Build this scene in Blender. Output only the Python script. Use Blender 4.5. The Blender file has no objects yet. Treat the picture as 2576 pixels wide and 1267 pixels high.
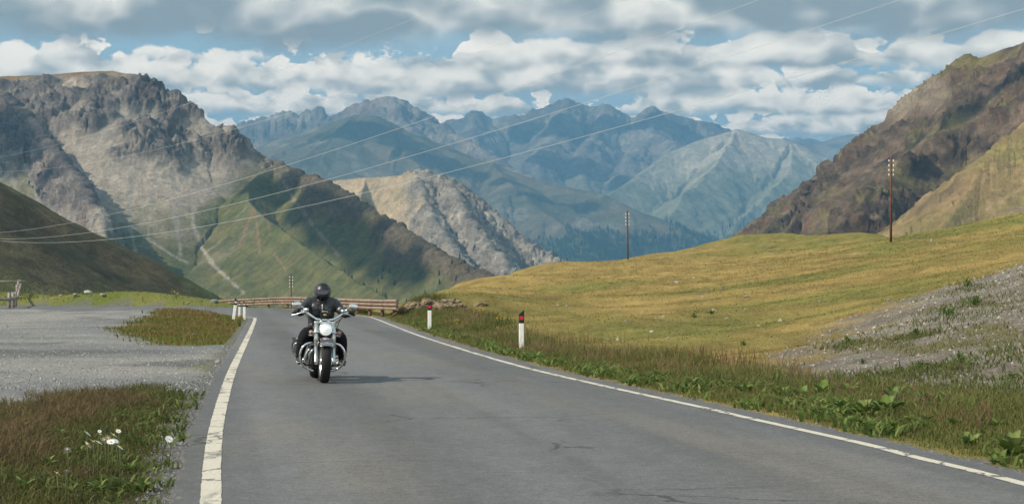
import bpy, bmesh, math, random
import numpy as np
from mathutils import Vector, Matrix

# ------------------------------------------------------------------ camera
SC = bpy.context.scene
COL = SC.collection
FPX = 4644.0            # focal length in pixels of a 2576-wide copy of the photograph
CAM_H = 1.45
PITCH = math.atan(84.5 / FPX)
cam = bpy.data.cameras.new('camera')
cam.sensor_width = 36.0
cam.lens = FPX / 2576.0 * 36.0
cam.clip_start = 0.1
cam.clip_end = 90000.0
camo = bpy.data.objects.new('camera', cam)
camo.location = (0, 0, CAM_H)
camo.rotation_euler = (math.pi / 2 + PITCH, 0, 0)
COL.objects.link(camo)
SC.camera = camo

# ------------------------------------------------------------------ light, sky
SUN_EL = math.radians(38.0)
SUN_XY = Vector((-0.93, -0.36)).normalized()          # horizontal direction towards the sun
TO_SUN = Vector((SUN_XY.x * math.cos(SUN_EL), SUN_XY.y * math.cos(SUN_EL), math.sin(SUN_EL)))
sun = bpy.data.lights.new('sun', 'SUN')
sun.energy = 5.0
sun.angle = math.radians(0.5)
sun.color = (1.0, 0.90, 0.75)
suno = bpy.data.objects.new('sun', sun)
suno.rotation_euler = (-TO_SUN).to_track_quat('-Z', 'Y').to_euler()
suno.location = (0, 0, 60)
COL.objects.link(suno)

SC.view_settings.view_transform = 'Standard'
SC.view_settings.look = 'None'
SC.view_settings.gamma = 1.0
SC.view_settings.exposure = 0.32
SC.view_settings.use_curve_mapping = False
SC.cycles.use_denoising = True
SC.cycles.denoising_prefilter = 'ACCURATE'
SC.cycles.denoising_input_passes = 'RGB_ALBEDO_NORMAL'
SC.cycles.max_bounces = 5
SC.cycles.diffuse_bounces = 3
SC.cycles.glossy_bounces = 3
SC.cycles.transparent_max_bounces = 8
SC.cycles.volume_bounces = 0
SC.cycles.use_adaptive_sampling = False


class NT:
    """Small helper for writing node trees as expressions."""
    def __init__(self, tree):
        self.t = tree

    def n(self, typ, **kw):
        nd = self.t.nodes.new(typ)
        for k, v in kw.items():
            setattr(nd, k, v)
        return nd

    def put(self, sock, v):
        if v is None:
            return
        if isinstance(v, bpy.types.NodeSocket):
            self.t.links.new(v, sock)
        else:
            if hasattr(sock, 'default_value'):
                dv = sock.default_value
                try:
                    n = len(dv)
                    if isinstance(v, (int, float)):
                        v = (v,) * n
                    v = tuple(v)
                    if n == 4 and len(v) == 3:
                        v = v + (1.0,)
                except TypeError:
                    pass
                sock.default_value = v

    def m(self, op, a, b=None, c=None, clamp=False):
        nd = self.n('ShaderNodeMath', operation=op, use_clamp=clamp)
        for i, v in enumerate((a, b, c)):
            if v is not None:
                self.put(nd.inputs[i], v)
        return nd.outputs[0]

    def vm(self, op, a, b=None, s=None):
        nd = self.n('ShaderNodeVectorMath', operation=op)
        self.put(nd.inputs[0], a)
        if b is not None:
            self.put(nd.inputs[1], b)
        if s is not None:
            self.put(nd.inputs[3], s)
        return nd.outputs[1] if op in ('LENGTH', 'DISTANCE', 'DOT_PRODUCT') else nd.outputs[0]

    def xyz(self, x, y, z):
        nd = self.n('ShaderNodeCombineXYZ')
        for i, v in enumerate((x, y, z)):
            self.put(nd.inputs[i], v)
        return nd.outputs[0]

    def sep(self, v):
        nd = self.n('ShaderNodeSeparateXYZ')
        self.put(nd.inputs[0], v)
        return nd.outputs

    def noise(self, vec, scale, detail=4, rough=0.5, dist=0.0, color=False, lac=2.0):
        nd = self.n('ShaderNodeTexNoise')
        nd.noise_dimensions = '3D'
        self.put(nd.inputs['Vector'], vec)
        self.put(nd.inputs['Scale'], scale)
        self.put(nd.inputs['Detail'], detail)
        self.put(nd.inputs['Roughness'], rough)
        self.put(nd.inputs['Lacunarity'], lac)
        self.put(nd.inputs['Distortion'], dist)
        return nd.outputs[1 if color else 0]

    def voro(self, vec, scale, feature='F1', out=0, rnd=1.0):
        nd = self.n('ShaderNodeTexVoronoi')
        nd.feature = feature
        self.put(nd.inputs['Vector'], vec)
        self.put(nd.inputs['Scale'], scale)
        self.put(nd.inputs['Randomness'], rnd)
        return nd.outputs[out]

    def ramp(self, v, lo, hi, a=0.0, b=1.0, smooth=True):
        nd = self.n('ShaderNodeMapRange')
        nd.interpolation_type = 'SMOOTHSTEP' if smooth else 'LINEAR'
        nd.clamp = True
        for i, q in enumerate((v, lo, hi, a, b)):
            self.put(nd.inputs[i], q)
        return nd.outputs[0]

    def mix(self, f, a, b, mode='MIX'):
        nd = self.n('ShaderNodeMix', data_type='RGBA', blend_type=mode)
        nd.clamp_factor = True
        self.put(nd.inputs[0], f)
        self.put(nd.inputs[6], a)
        self.put(nd.inputs[7], b)
        return nd.outputs[2]


def build_world():
    w = bpy.data.worlds.new('World')
    SC.world = w
    w.use_nodes = True
    t = w.node_tree
    for nd in list(t.nodes):
        t.nodes.remove(nd)
    N = NT(t)
    out = N.n('ShaderNodeOutputWorld')
    bg = N.n('ShaderNodeBackground')
    sky = N.n('ShaderNodeTexSky')
    sky.sky_type = 'NISHITA'
    sky.sun_disc = False
    sky.sun_elevation = SUN_EL
    sky.sun_rotation = math.atan2(SUN_XY.x, SUN_XY.y)
    sky.altitude = 2200
    sky.air_density = 1.0
    sky.dust_density = 1.2
    sky.ozone_density = 1.5
    tc = N.n('ShaderNodeTexCoord')
    d = tc.outputs['Generated']
    x, y, z = N.sep(d)
    h = N.m('MAXIMUM', N.m('SQRT', N.m('ADD', N.m('MULTIPLY', x, x), N.m('MULTIPLY', y, y))), 0.02)
    q = N.m('DIVIDE', z, h)                      # tangent of the elevation
    ux = N.m('DIVIDE', x, h)
    uy = N.m('DIVIDE', y, h)
    K = 10.0                                     # radiance units: strength 0.1
    blue = N.mix(0.75, N.vm('MULTIPLY', sky.outputs[0], (1.0, 1.0, 1.0)), (0.56 * K, 0.78 * K, 0.86 * K))
    col = blue
    # faint high veil
    veil = N.noise(N.xyz(ux, uy, N.m('MULTIPLY', q, 5.0)), 9.0, 5, 0.55)
    col = N.mix(N.ramp(veil, 0.42, 0.75, 0.0, 0.5), col, (0.66 * K, 0.76 * K, 0.80 * K))
    # rows of cumulus, the far low ones first; each is a deck with a level base
    # (base q, depth, noise scale, seed, mean top, top variation, base wobble, edge softness, greyness)
    rows = [
        (0.0740, 0.016, 42.0, 3.1, 0.66, 2.6, 0.0010, 0.12, 0.10),
        (0.0815, 0.020, 28.0, 17.2, 0.58, 2.8, 0.0014, 0.12, 0.20),
        (0.0905, 0.029, 21.0, 31.7, 0.74, 2.6, 0.0020, 0.08, 0.34),
        (0.1025, 0.034, 15.0, 44.4, 0.78, 2.6, 0.0025, 0.09, 0.45),
        (0.1155, 0.031, 13.0, 57.3, 0.66, 2.6, 0.0030, 0.10, 0.60),
        (0.1275, 0.075, 8.0, 79.9, 1.05, 2.4, 0.0050, 0.16, 0.95),
        (0.1900, 0.130, 8.0, 88.3, 0.80, 2.2, 0.0100, 0.22, 0.85),
        (0.3600, 0.400, 3.6, 93.6, 0.70, 2.2, 0.0200, 0.25, 0.80),
    ]
    for (bq, th, sc, seed, tm, tv, wob, soft, grey) in rows:
        big = N.noise(N.xyz(ux, uy, seed + 5.0), sc * 0.36, 2, 0.5)
        base = N.m('ADD', bq, N.m('MULTIPLY', N.m('SUBTRACT', big, 0.5), -wob * 6.0))
        tt = N.m('DIVIDE', N.m('SUBTRACT', q, base), th)
        p = N.xyz(ux, uy, N.m('ADD', N.m('MULTIPLY', q, 1.65), seed))
        f = N.noise(p, sc * 1.5, 8 if bq < 0.15 else 3, 0.58)
        # rounded puffs: folded noise, here and a little towards the sun
        off = N.vm('ADD', p, (-0.17 / sc, -0.05 / sc, 0.20 / sc))
        f3 = N.noise(p, sc * 1.5, 3, 0.5)
        f2 = N.noise(off, sc * 1.5, 3, 0.5)
        b3 = N.m('MULTIPLY', N.m('ABSOLUTE', N.m('SUBTRACT', f3, 0.5)), 5.0)
        b2 = N.m('MULTIPLY', N.m('ABSOLUTE', N.m('SUBTRACT', f2, 0.5)), 5.0)
        top = N.m('ADD', tm, N.m('MULTIPLY', N.m('SUBTRACT', big, 0.5), tv))
        dens = N.m('ADD', N.m('MULTIPLY', N.m('SUBTRACT', top, tt), 0.85), N.m('MULTIPLY', N.m('SUBTRACT', f, 0.5), 1.9))
        dens = N.m('ADD', dens, N.m('MULTIPLY', N.m('SUBTRACT', b3, 0.42), 0.62))
        a = N.ramp(dens, 0.0, soft)
        a = N.m('MULTIPLY', a, N.ramp(N.m('ADD', tt, N.m('MULTIPLY', N.m('SUBTRACT', f, 0.5), 0.6)), -0.06, 0.16))
        relief = N.m('ADD', N.m('MULTIPLY', N.m('SUBTRACT', b3, b2), 0.95), N.m('MULTIPLY', N.m('SUBTRACT', f, 0.5), 0.7))
        lit = N.m('SUBTRACT', 0.98 - 0.34 * grey, N.m('MULTIPLY', N.m('MAXIMUM', dens, 0.0), 0.50 + 0.20 * grey))
        lit = N.m('ADD', N.m('ADD', lit, relief), N.m('MULTIPLY', N.m('MINIMUM', N.m('SUBTRACT', tt, 0.40), 0.3), 1.0))
        lit = N.ramp(lit, -0.15, 0.95)
        far = max(0.0, min(1.0, (0.135 - bq) / 0.06))
        dark = (0.36 + 0.30 * far, 0.36 + 0.28 * far, 0.33 + 0.24 * far)
        brt = (1.58 + .50 * far, 1.42 + .34 * far, 1.18 + .20 * far)
        cc = N.mix(lit, tuple(c * K for c in dark), tuple(c * K for c in brt))
        col = N.mix(N.m('MULTIPLY', a, 0.97), col, cc)
    # a pale horizon below the clouds
    col = N.mix(N.ramp(q, 0.085, 0.03), col, (0.60 * K, 0.72 * K, 0.78 * K))
    N.put(bg.inputs['Color'], col)
    bg.inputs['Strength'].default_value = 0.088
    t.links.new(bg.outputs[0], out.inputs['Surface'])
    w.cycles.sampling_method = 'MANUAL'
    w.cycles.sample_map_resolution = 512


build_world()


# ------------------------------------------------------------------ helpers
def at(px, py, D):
    """World point seen at pixel (px, py) of the 2576-wide photograph, D metres down the road axis."""
    cx = (px - 1288.0) / FPX
    cy = (633.5 - py) / FPX
    yc = math.cos(PITCH) - math.sin(PITCH) * cy
    zc = math.sin(PITCH) + math.cos(PITCH) * cy
    return Vector((cx / yc * D, D, CAM_H + zc / yc * D))


_rs = np.random.RandomState(7)
_perm = np.concatenate([_rs.permutation(256)] * 3).astype(np.int32)
_g = _rs.normal(size=(256, 3))
_g /= np.linalg.norm(_g, axis=1)[:, None]


def noise3(x, y, z):
    x, y, z = np.broadcast_arrays(np.asarray(x, float), np.asarray(y, float), np.asarray(z, float))
    xi = np.floor(x).astype(np.int32); yi = np.floor(y).astype(np.int32); zi = np.floor(z).astype(np.int32)
    xf, yf, zf = x - xi, y - yi, z - zi
    u = xf * xf * xf * (xf * (xf * 6 - 15) + 10)
    v = yf * yf * yf * (yf * (yf * 6 - 15) + 10)
    w = zf * zf * zf * (zf * (zf * 6 - 15) + 10)
    xi &= 255; yi &= 255; zi &= 255

    def g(dx, dy, dz):
        idx = _perm[_perm[_perm[xi + dx] + yi + dy] + zi + dz]
        gr = _g[idx]
        return gr[..., 0] * (xf - dx) + gr[..., 1] * (yf - dy) + gr[..., 2] * (zf - dz)
    x00 = g(0, 0, 0) * (1 - u) + g(1, 0, 0) * u
    x10 = g(0, 1, 0) * (1 - u) + g(1, 1, 0) * u
    x01 = g(0, 0, 1) * (1 - u) + g(1, 0, 1) * u
    x11 = g(0, 1, 1) * (1 - u) + g(1, 1, 1) * u
    return ((x00 * (1 - v) + x10 * v) * (1 - w) + (x01 * (1 - v) + x11 * v) * w) * 1.5


def fbm(x, y, z, octaves=4, gain=0.5, ridged=False):
    s = 0.0; a = 1.0; tot = 0.0
    for o in range(octaves):
        n = noise3(x + 13.7 * o, y - 7.1 * o, z + 3.3 * o)
        if ridged:
            n = 1.0 - 2.0 * np.abs(n)
        s = s + a * n
        tot += a
        a *= gain
        x = x * 2.03; y = y * 2.03; z = z * 2.03
    return s / tot


def sstep(a, b, x):
    t = np.clip((x - a) / (b - a), 0, 1)
    return t * t * (3 - 2 * t)


def lerp(a, b, t):
    return a + (b - a) * t


def mesh_np(name, verts, faces, mat=None, parent=None, smooth=False, col=None, uv=None):
    """verts (n,3), faces (m,k) with constant k, or a list of such arrays."""
    me = bpy.data.meshes.new(name)
    verts = np.asarray(verts, np.float32)
    fl = faces if (isinstance(faces, list) and len(faces) and isinstance(faces[0], np.ndarray)) else [faces]
    fl = [np.asarray(f, np.int32) for f in fl if len(f)]
    me.vertices.add(len(verts))
    me.vertices.foreach_set('co', verts.ravel())
    nl = sum(f.size for f in fl); npoly = sum(len(f) for f in fl)
    me.loops.add(nl)
    me.loops.foreach_set('vertex_index', np.concatenate([f.ravel() for f in fl]))
    me.polygons.add(npoly)
    tot = np.concatenate([np.full(len(f), f.shape[1], np.int32) for f in fl])
    start = np.concatenate([[0], np.cumsum(tot)[:-1]]).astype(np.int32)
    me.polygons.foreach_set('loop_start', start)
    me.polygons.foreach_set('loop_total', tot)
    me.polygons.foreach_set('use_smooth', np.full(npoly, smooth, bool))
    if col is not None:
        ca = me.color_attributes.new('Col', 'FLOAT_COLOR', 'POINT')
        c4 = np.ones((len(verts), 4), np.float32)
        c4[:, :np.asarray(col).shape[1]] = col
        ca.data.foreach_set('color', c4.ravel())
    me.update(calc_edges=True)
    me.validate()
    if mat:
        me.materials.append(mat)
    o = bpy.data.objects.new(name, me)
    COL.objects.link(o)
    if parent:
        o.parent = parent
    return o


def grid_faces(nu, nv):
    i = np.arange(nu * nv).reshape(nv, nu)
    return np.stack([i[:-1, :-1], i[:-1, 1:], i[1:, 1:], i[1:, :-1]], -1).reshape(-1, 4)


def tag(o, label=None, cat=None, group=None, kind=None):
    if label: o['label'] = label
    if cat: o['category'] = cat
    if group: o['group'] = group
    if kind: o['kind'] = kind
    return o


def empty(name, loc=(0, 0, 0), rz=0.0):
    o = bpy.data.objects.new(name, None)
    o.location = loc
    o.rotation_euler = (0, 0, rz)
    o.empty_display_size = 0.2
    COL.objects.link(o)
    return o


def new_mat(name):
    m = bpy.data.materials.new(name)
    m.use_nodes = True
    t = m.node_tree
    for nd in list(t.nodes):
        t.nodes.remove(nd)
    N = NT(t)
    out = N.n('ShaderNodeOutputMaterial')
    b = N.n('ShaderNodeBsdfPrincipled')
    t.links.new(b.outputs[0], out.inputs['Surface'])
    b.inputs['Roughness'].default_value = 0.8
    b.inputs['Specular IOR Level'].default_value = 0.25
    return m, N, b


def simple_mat(name, color, rough=0.7, metal=0.0, spec=0.4, var=0.15, vscale=12.0, bump=0.0, bscale=60.0, emit=None, estr=0.0, coat=0.0):
    m, N, b = new_mat(name)
    tc = N.n('ShaderNodeTexCoord').outputs['Object']
    nz = N.noise(tc, vscale, 5, 0.6)
    f = N.ramp(nz, 0.3, 0.7, 1.0 - var, 1.0 + var, smooth=False)
    c = N.vm('SCALE', tuple(color), s=f)
    N.put(b.inputs['Base Color'], c)
    N.put(b.inputs['Roughness'], N.ramp(nz, 0.25, 0.75, max(0.02, rough - 0.08), min(1, rough + 0.08)))
    b.inputs['Metallic'].default_value = metal
    b.inputs['Specular IOR Level'].default_value = spec
    if coat:
        b.inputs['Coat Weight'].default_value = coat
        b.inputs['Coat Roughness'].default_value = 0.05
    if bump:
        bp = N.n('ShaderNodeBump')
        bp.inputs['Strength'].default_value = bump
        bp.inputs['Distance'].default_value = 0.02
        N.put(bp.inputs['Height'], N.noise(tc, bscale, 5, 0.6))
        N.put(b.inputs['Normal'], bp.outputs[0])
    if emit:
        b.inputs['Emission Color'].default_value = (*emit, 1)
        b.inputs['Emission Strength'].default_value = estr
    return m


def link_obj(name, me, parent=None, loc=None, rot=None, scale=None):
    o = bpy.data.objects.new(name, me)
    COL.objects.link(o)
    if parent: o.parent = parent
    if loc is not None: o.location = loc
    if rot is not None: o.rotation_euler = rot
    if scale is not None: o.scale = scale
    return o


def c3(*v):
    return np.array(v, float)


def mixc(a, b, t):
    return a + (b - a) * t[..., None]


# ------------------------------------------------------------------ mountains
def mat_mountain(name, nscale, bump, bdist, var=0.35):
    m, N, b = new_mat(name)
    ca = N.n('ShaderNodeVertexColor'); ca.layer_name = 'Col'
    geo = N.n('ShaderNodeNewGeometry')
    pos = geo.outputs['Position']
    n1 = N.noise(pos, nscale, 8, 0.72)
    n2 = N.noise(N.vm('MULTIPLY', pos, (1, 1, 1.8)), nscale * 7.0, 5, 0.75)
    cell = N.voro(N.vm('ADD', pos, N.vm('SCALE', N.noise(pos, nscale * 5, 3, .6, color=True), s=.12 / nscale)), nscale * 5.0, 'F1', 1)
    f = N.m('MULTIPLY', N.ramp(n1, 0.25, 0.75, 1 - var, 1 + var, smooth=False), N.ramp(n2, 0.25, 0.75, 1 - var * 1.1, 1 + var * 1.1, smooth=False))
    f = N.m('MULTIPLY', f, N.ramp(N.sep(cell)[0], 0, 1, 1 - var * .5, 1 + var * .5, smooth=False))
    rk = N.ramp(ca.outputs[1], 0, 1, .62, 1.0, smooth=False)
    f = N.m('ADD', 1.0, N.m('MULTIPLY', N.m('SUBTRACT', f, 1.0), rk))
    N.put(b.inputs['Base Color'], N.vm('SCALE', ca.outputs[0], s=f))
    b.inputs['Roughness'].default_value = 0.95
    b.inputs['Specular IOR Level'].default_value = 0.05
    bp = N.n('ShaderNodeBump')
    bp.inputs['Strength'].default_value = bump
    bp.inputs['Distance'].default_value = bdist
    N.put(bp.inputs['Height'], N.m('MULTIPLY', N.m('ADD', n1, N.m('MULTIPLY', n2, 0.35)), rk))
    N.put(b.inputs['Normal'], bp.outputs[0])
    return m


def ridge_field(X, Y, ridges, prof):
    """Highest of several ridge tents. Returns z, along-ridge coordinate, distance, index of ridge."""
    Z = np.full(X.shape, -1e9); S = np.zeros(X.shape); Dm = np.zeros(X.shape); I = np.zeros(X.shape, np.int32)
    for ri, rd in enumerate(ridges):
        pts, kw = rd
        P = [at(*p) for p in pts]
        k = kw.get('k', 1.0)
        # nearest point on the polyline, so that the tent is continuous
        best = np.full(X.shape, 1e18); zz = np.zeros(X.shape); ss = np.zeros(X.shape)
        s0 = 0.0
        cand = np.full(X.shape, -1e9); cs = np.zeros(X.shape); cd = np.zeros(X.shape)
        for a, b in zip(P[:-1], P[1:]):
            dx, dy = b.x - a.x, b.y - a.y
            L2 = dx * dx + dy * dy + 1e-6
            L = math.sqrt(L2)
            t = np.clip(((X - a.x) * dx + (Y - a.y) * dy) / L2, 0, 1)
            d = np.hypot(X - a.x - t * dx, Y - a.y - t * dy)
            z = a.z + (b.z - a.z) * t - k * prof(d)
            m = z > cand
            cand = np.where(m, z, cand); cs = np.where(m, s0 + t * L, cs); cd = np.where(m, d, cd)
            s0 += L
        m = cand > Z
        Z = np.where(m, cand, Z); S = np.where(m, cs, S); Dm = np.where(m, cd, Dm); I = np.where(m, ri, I)
    return Z, S, Dm, I


def mountain(name, label, ridges, xr, dr, res, prof, colour, mat, gully=(120, 30), warp=40, rough=(60, 10), crag=None, seed=0.0, floor=-520.0, dpow=1.0, sc=1.0, smooth_turf=.6):
    nu, nv = res
    u = np.linspace(xr[0], xr[1], nu)
    v = dr[0] + (dr[1] - dr[0]) * np.linspace(0, 1, nv) ** dpow
    U, D = np.meshgrid(u, v)
    X = (U - 1288.0) / FPX * D
    Y = D.copy()
    W = warp
    wx = fbm(X / (W * 5), Y / (W * 5), seed + 1.5, 3) * W
    wy = fbm(X / (W * 5), Y / (W * 5), seed + 9.5, 3) * W
    Z0, S, Dm, I = ridge_field(X, Y, ridges, prof)
    Zw, Sw, Dw, Iw = ridge_field(X + wx, Y + wy, ridges, prof)
    near = sstep(0, W * 2.2, Dm)
    Z = lerp(Z0, Zw, near)
    S, Dm = lerp(S, Sw, near), lerp(Dm, Dw, near)
    # gullies that run down the slope
    wl, amp = gully
    g1 = fbm(S / wl + I * 31.7, Dm / (wl * 5.0), seed + I * 3.1, 4, 0.55, ridged=True)
    g2 = fbm(S / (wl * 0.31) + I * 11.7, Dm / (wl * 1.7), seed + 4.4, 3, 0.55, ridged=True)
    ramp = sstep(wl * 0.15, wl * 2.0, Dm)
    Z = Z + (g1 - 0.15) * amp * ramp + (g2 - 0.15) * amp * 0.33 * sstep(0, wl * 0.6, Dm)
    rs, ra = rough
    n = fbm(X / rs, Y / rs, seed + 2.2, 5, 0.55)
    Z = Z + n * ra * np.where(I == 0, 0.35 + 0.65 * sstep(0, rs * 2, Dm), 1.3)
    P = np.stack([X, Y, Z], -1)
    info = dict(X=X, Y=Y, Z=Z, S=S, D=Dm, I=I, g1=g1, g2=g2, n=n, seed=seed, U=U)
    # slope from finite differences
    du = np.gradient(P, axis=1); dv = np.gradient(P, axis=0)
    nrm = np.cross(du, dv)
    nrm /= np.linalg.norm(nrm, axis=-1, keepdims=True) + 1e-9
    nrm *= np.sign(nrm[..., 2:3] + 1e-9)
    info['slope'] = 1 - nrm[..., 2]
    if crag is not None:
        mask, size, amp = crag(info)
        q = fbm(X / size, Y / size, Z / (size * 1.5) + seed, 5, 0.6, ridged=True)
        q2 = fbm(X / (size * 0.35), Y / (size * 0.35), Z / (size * 0.7) + seed, 3, 0.6, ridged=True)
        disp = (np.maximum(q, -0.25) * amp + q2 * amp * 0.35) * mask
        hor = nrm.copy(); hor[..., 2] += 0.45
        P = P + hor * disp[..., None]
        info['crag'] = q * mask
        info['cragmask'] = mask
    C = np.clip(colour(info), 0.005, 0.9)
    C = np.concatenate([C, (np.clip(info['cragmask'], 0, 1) if 'cragmask' in info else np.full(X.shape, smooth_turf))[..., None]], -1)
    # how far off it stands
    cam0 = np.array([0, 0, CAM_H])
    P = cam0 + (P - cam0) * sc
    # skirts down to the valley at the outer edges
    P[0, :, 2] = np.minimum(P[0, :, 2], floor)
    P[-1, :, 2] = np.minimum(P[-1, :, 2], floor)
    o = mesh_np(name, P.reshape(-1, 3), grid_faces(nu, nv)[:, ::-1] if False else grid_faces(nu, nv), mat, smooth=True, col=C.reshape(-1, 4))
    o['label'] = label
    o['kind'] = 'structure'
    info['P'] = P
    return o, info


M_NEAR = mat_mountain('alpine_rock_and_turf', 0.03, 0.85, 10.0, 0.42)
M_MID = mat_mountain('mountain_rock_and_turf', 0.012, 0.8, 26.0, 0.42)
M_FAR = mat_mountain('far_mountain_rock', 0.007, 0.8, 45.0, 0.40)


def prof_std(k0, k1, L):
    return lambda d: k1 * d + (k0 - k1) * L * (1 - np.exp(-d / L))


def seg_dist(info, pts):
    """Distance of every point of a face from a polyline drawn on it, in the units of the survey photograph."""
    U = info['U']; V = 718.0 - (info['Z'] - CAM_H) / info['Y'] * FPX
    best = np.full(U.shape, 1e9)
    for a, b in zip(pts[:-1], pts[1:]):
        dx, dz = b[0] - a[0], b[1] - a[1]
        t = np.clip(((U - a[0]) * dx + (V - a[1]) * dz) / (dx * dx + dz * dz + 1e-6), 0, 1)
        best = np.minimum(best, np.hypot(U - a[0] - t * dx, V - a[1] - t * dz))
    return best


# --- the big grey limestone mountain on the left
def col_left(i):
    X, Y, Z, n, g1, g2 = i['X'], i['Y'], i['Z'], i['n'], i['g1'], i['g2']
    big = fbm(X / 220, Y / 220, Z / 160 + 3.3, 4)
    med = fbm(X / 60, Y / 60, Z / 60, 4)
    stk = fbm(i['S'] / 38.0, i['D'] / 700.0, 2.2, 4)
    rock = mixc(mixc(c3(.115, .100, .092), c3(.225, .19, .16), sstep(-.3, .4, med)), c3(.17, .105, .075), sstep(.15, .5, fbm(X / 120, Y / 120, Z / 120 + 20, 3)) * .7)
    scree = mixc(c3(.34, .282, .222), c3(.26, .232, .195), sstep(-.2, .3, stk))
    fs = fbm(i['S'] / 9.0, i['D'] / 160.0, 5.2, 4)
    gr_ = fbm(X / 7, Y / 7, Z / 7, 3)
    scree = scree * (1 + .55 * fs + .45 * gr_)[..., None]
    scree = mixc(scree, c3(.125, .118, .06), sstep(.12, .40, fbm(i['S'] / 22.0, i['D'] / 240.0, 15.2, 4) + sstep(330, 120, Z) * .12) * .75)
    grass = mixc(mixc(c3(.125, .118, .045), c3(.085, .092, .036), sstep(-.3, .3, med)), c3(.17, .135, .06), sstep(.0, .5, big))
    right = sstep(470, 640, i['U'])
    hz = Z + big * 120 + stk * 70
    gr = sstep(185, 60, hz - right * 160)
    streak = sstep(.10, .35, stk) * sstep(-60, 80, Z) * (1 - right * .8)
    grass = grass * (1 + .30 * fbm(X / 14, Y / 14, Z / 10 + 3, 4) + .3 * fs)[..., None]
    c = mixc(scree, grass, np.clip(gr - streak * .9, 0, 1))
    c = mixc(c, mixc(rock, c3(.125, .092, .055), sstep(640, 800, i['U']) * .7), np.clip(i['cragmask'] * 1.2, 0, 1))
    # brown turf cap
    cap = sstep(26, 4, i['D'] + med * 14) * sstep(360, 250, i['U']) * (i['I'] == 0)
    c = mixc(c, c3(.17, .11, .05), cap)
    # gravel chutes
    wob = fbm(X / 40, Y / 40, Z / 25, 3)
    for pts, w, cc in (([(200, 410), (235, 470), (247, 520), (256, 570), (268, 640)], 9, (.33, .285, .23)), ([(247, 520), (232, 600)], 7, (.30, .27, .23)),
                       ([(385, 340), (388, 420), (383, 480), (374, 560), (372, 600), (430, 640), (470, 660)], 3.5, (.26, .235, .20)),
                       ([(488, 500), (484, 560), (505, 620), (540, 670), (615, 738)], 4.5, (.33, .29, .235)), ([(470, 330), (520, 430)], 8, (.29, .25, .20)), ([(290, 400), (255, 500)], 8, (.28, .245, .20)),
                       ([(330, 430), (325, 560), (345, 650)], 6, (.24, .22, .185)), ([(430, 430), (440, 540), (455, 640)], 7, (.25, .225, .19)), ([(75, 450), (120, 560)], 5, (.27, .24, .20)), ([(20, 420), (60, 540)], 6, (.25, .22, .19)),
                       ([(650, 500), (620, 570), (600, 620)], 5, (.19, .13, .075)), ([(660, 505), (680, 590)], 5, (.18, .125, .075)), ([(640, 520), (655, 640)], 4, (.19, .135, .08)), ([(690, 640), (720, 680)], 4, (.20, .14, .08)),
                       ([(705, 450), (745, 510), (790, 570), (850, 640)], 4.5, (.24, .205, .155))):
        dd = seg_dist(i, pts) + (wob + med * .6) * w * 1.5
        c = mixc(c, np.array(cc), sstep(w * 1.3, w * .2, dd) * .8)
    return c


def crag_left(i):
    Z = i['Z']; X = i['X']
    nz = fbm(X / 260, i['Y'] / 260, Z / 200 + 7, 4)
    up = sstep(275, 350, Z + nz * 150 - sstep(260, 120, i['U']) * 40)
    right = sstep(600, 760, i['U'])
    ridge_r = right * sstep(48, 8, i['D'] + nz * 60) * (i['I'] == 0)
    holes = sstep(.30, .02, fbm(X / 150, i['Y'] / 150, Z / 110 + 31, 3))
    spur = (i['I'] == 2) * sstep(60, 180, Z + nz * 120) * sstep(200, 60, i['D'])
    m = np.maximum(np.maximum(up * (1 - right) * holes, ridge_r * .7), spur)
    cap = sstep(40, 8, i['D']) * sstep(380, 260, i['U']) * (i['I'] == 0)
    return m * (1 - cap), 46.0, 22.0


left_ridges = [
    ([(-160, 215, 4900), (0, 191, 4800), (110, 189, 4700), (200, 180, 4620), (280, 177, 4560), (340, 189, 4520), (370, 215, 4510), (400, 235, 4500), (440, 255, 4490), (470, 270, 4480), (520, 302, 4460),
      (556, 326, 4450), (572, 314, 4448), (584, 330, 4446), (600, 336, 4444), (612, 352, 4440), (650, 385, 4420), (690, 412, 4400), (740, 440, 4300), (800, 462, 4150), (850, 490, 4020), (930, 540, 3880), (1010, 592, 3720), (1100, 652, 3520), (1190, 694, 3380), (1320, 745, 3200)], {}),
    ([(690, 412, 4400), (650, 440, 4300), (625, 470, 4210), (625, 505, 4110), (665, 545, 3980), (740, 600, 3780), (830, 662, 3520), (910, 712, 3320), (1000, 765, 3100)], {'k': .85}),
    ([(-160, 215, 4700), (0, 252, 4560), (30, 270, 4510), (60, 302, 4450), (85, 325, 4390), (110, 362, 4330), (140, 395, 4240), (170, 440, 4150), (200, 475, 4060), (220, 505, 3980), (245, 550, 3860), (268, 600, 3720), (300, 660, 3560)], {'k': 1.15}),
]
m_left, I_LEFT = mountain('mountain', 'grey limestone mountain with crags, scree chutes and green lower slope on the left', left_ridges, (-150, 1300), (2500, 4900), (540, 400), prof_std(1.05, .50, 330), col_left, M_NEAR,
                          gully=(120, 15), warp=30, rough=(60, 7), crag=crag_left, seed=3.0, floor=-300, sc=.5)


# --- tan ridge in the sun behind it
def col_tan(i):
    X, Y, Z = i['X'], i['Y'], i['Z']
    med = fbm(X / 70, Y / 70, Z / 70, 4)
    big = fbm(X / 220, Y / 220, Z / 160 + 5, 3)
    scree = mixc(c3(.40, .30, .19), c3(.33, .26, .165), sstep(-.3, .3, med))
    grass = c3(.16, .15, .065)
    rock = mixc(c3(.23, .20, .165), c3(.36, .31, .25), sstep(-.1, .4, med))
    c = mixc(scree, grass, sstep(.05, .35, big + .15 * sstep(60, -150, Z)) * .8)
    c = mixc(c, rock, np.clip(i['cragmask'] * 1.1, 0, 1))
    return c


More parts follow.
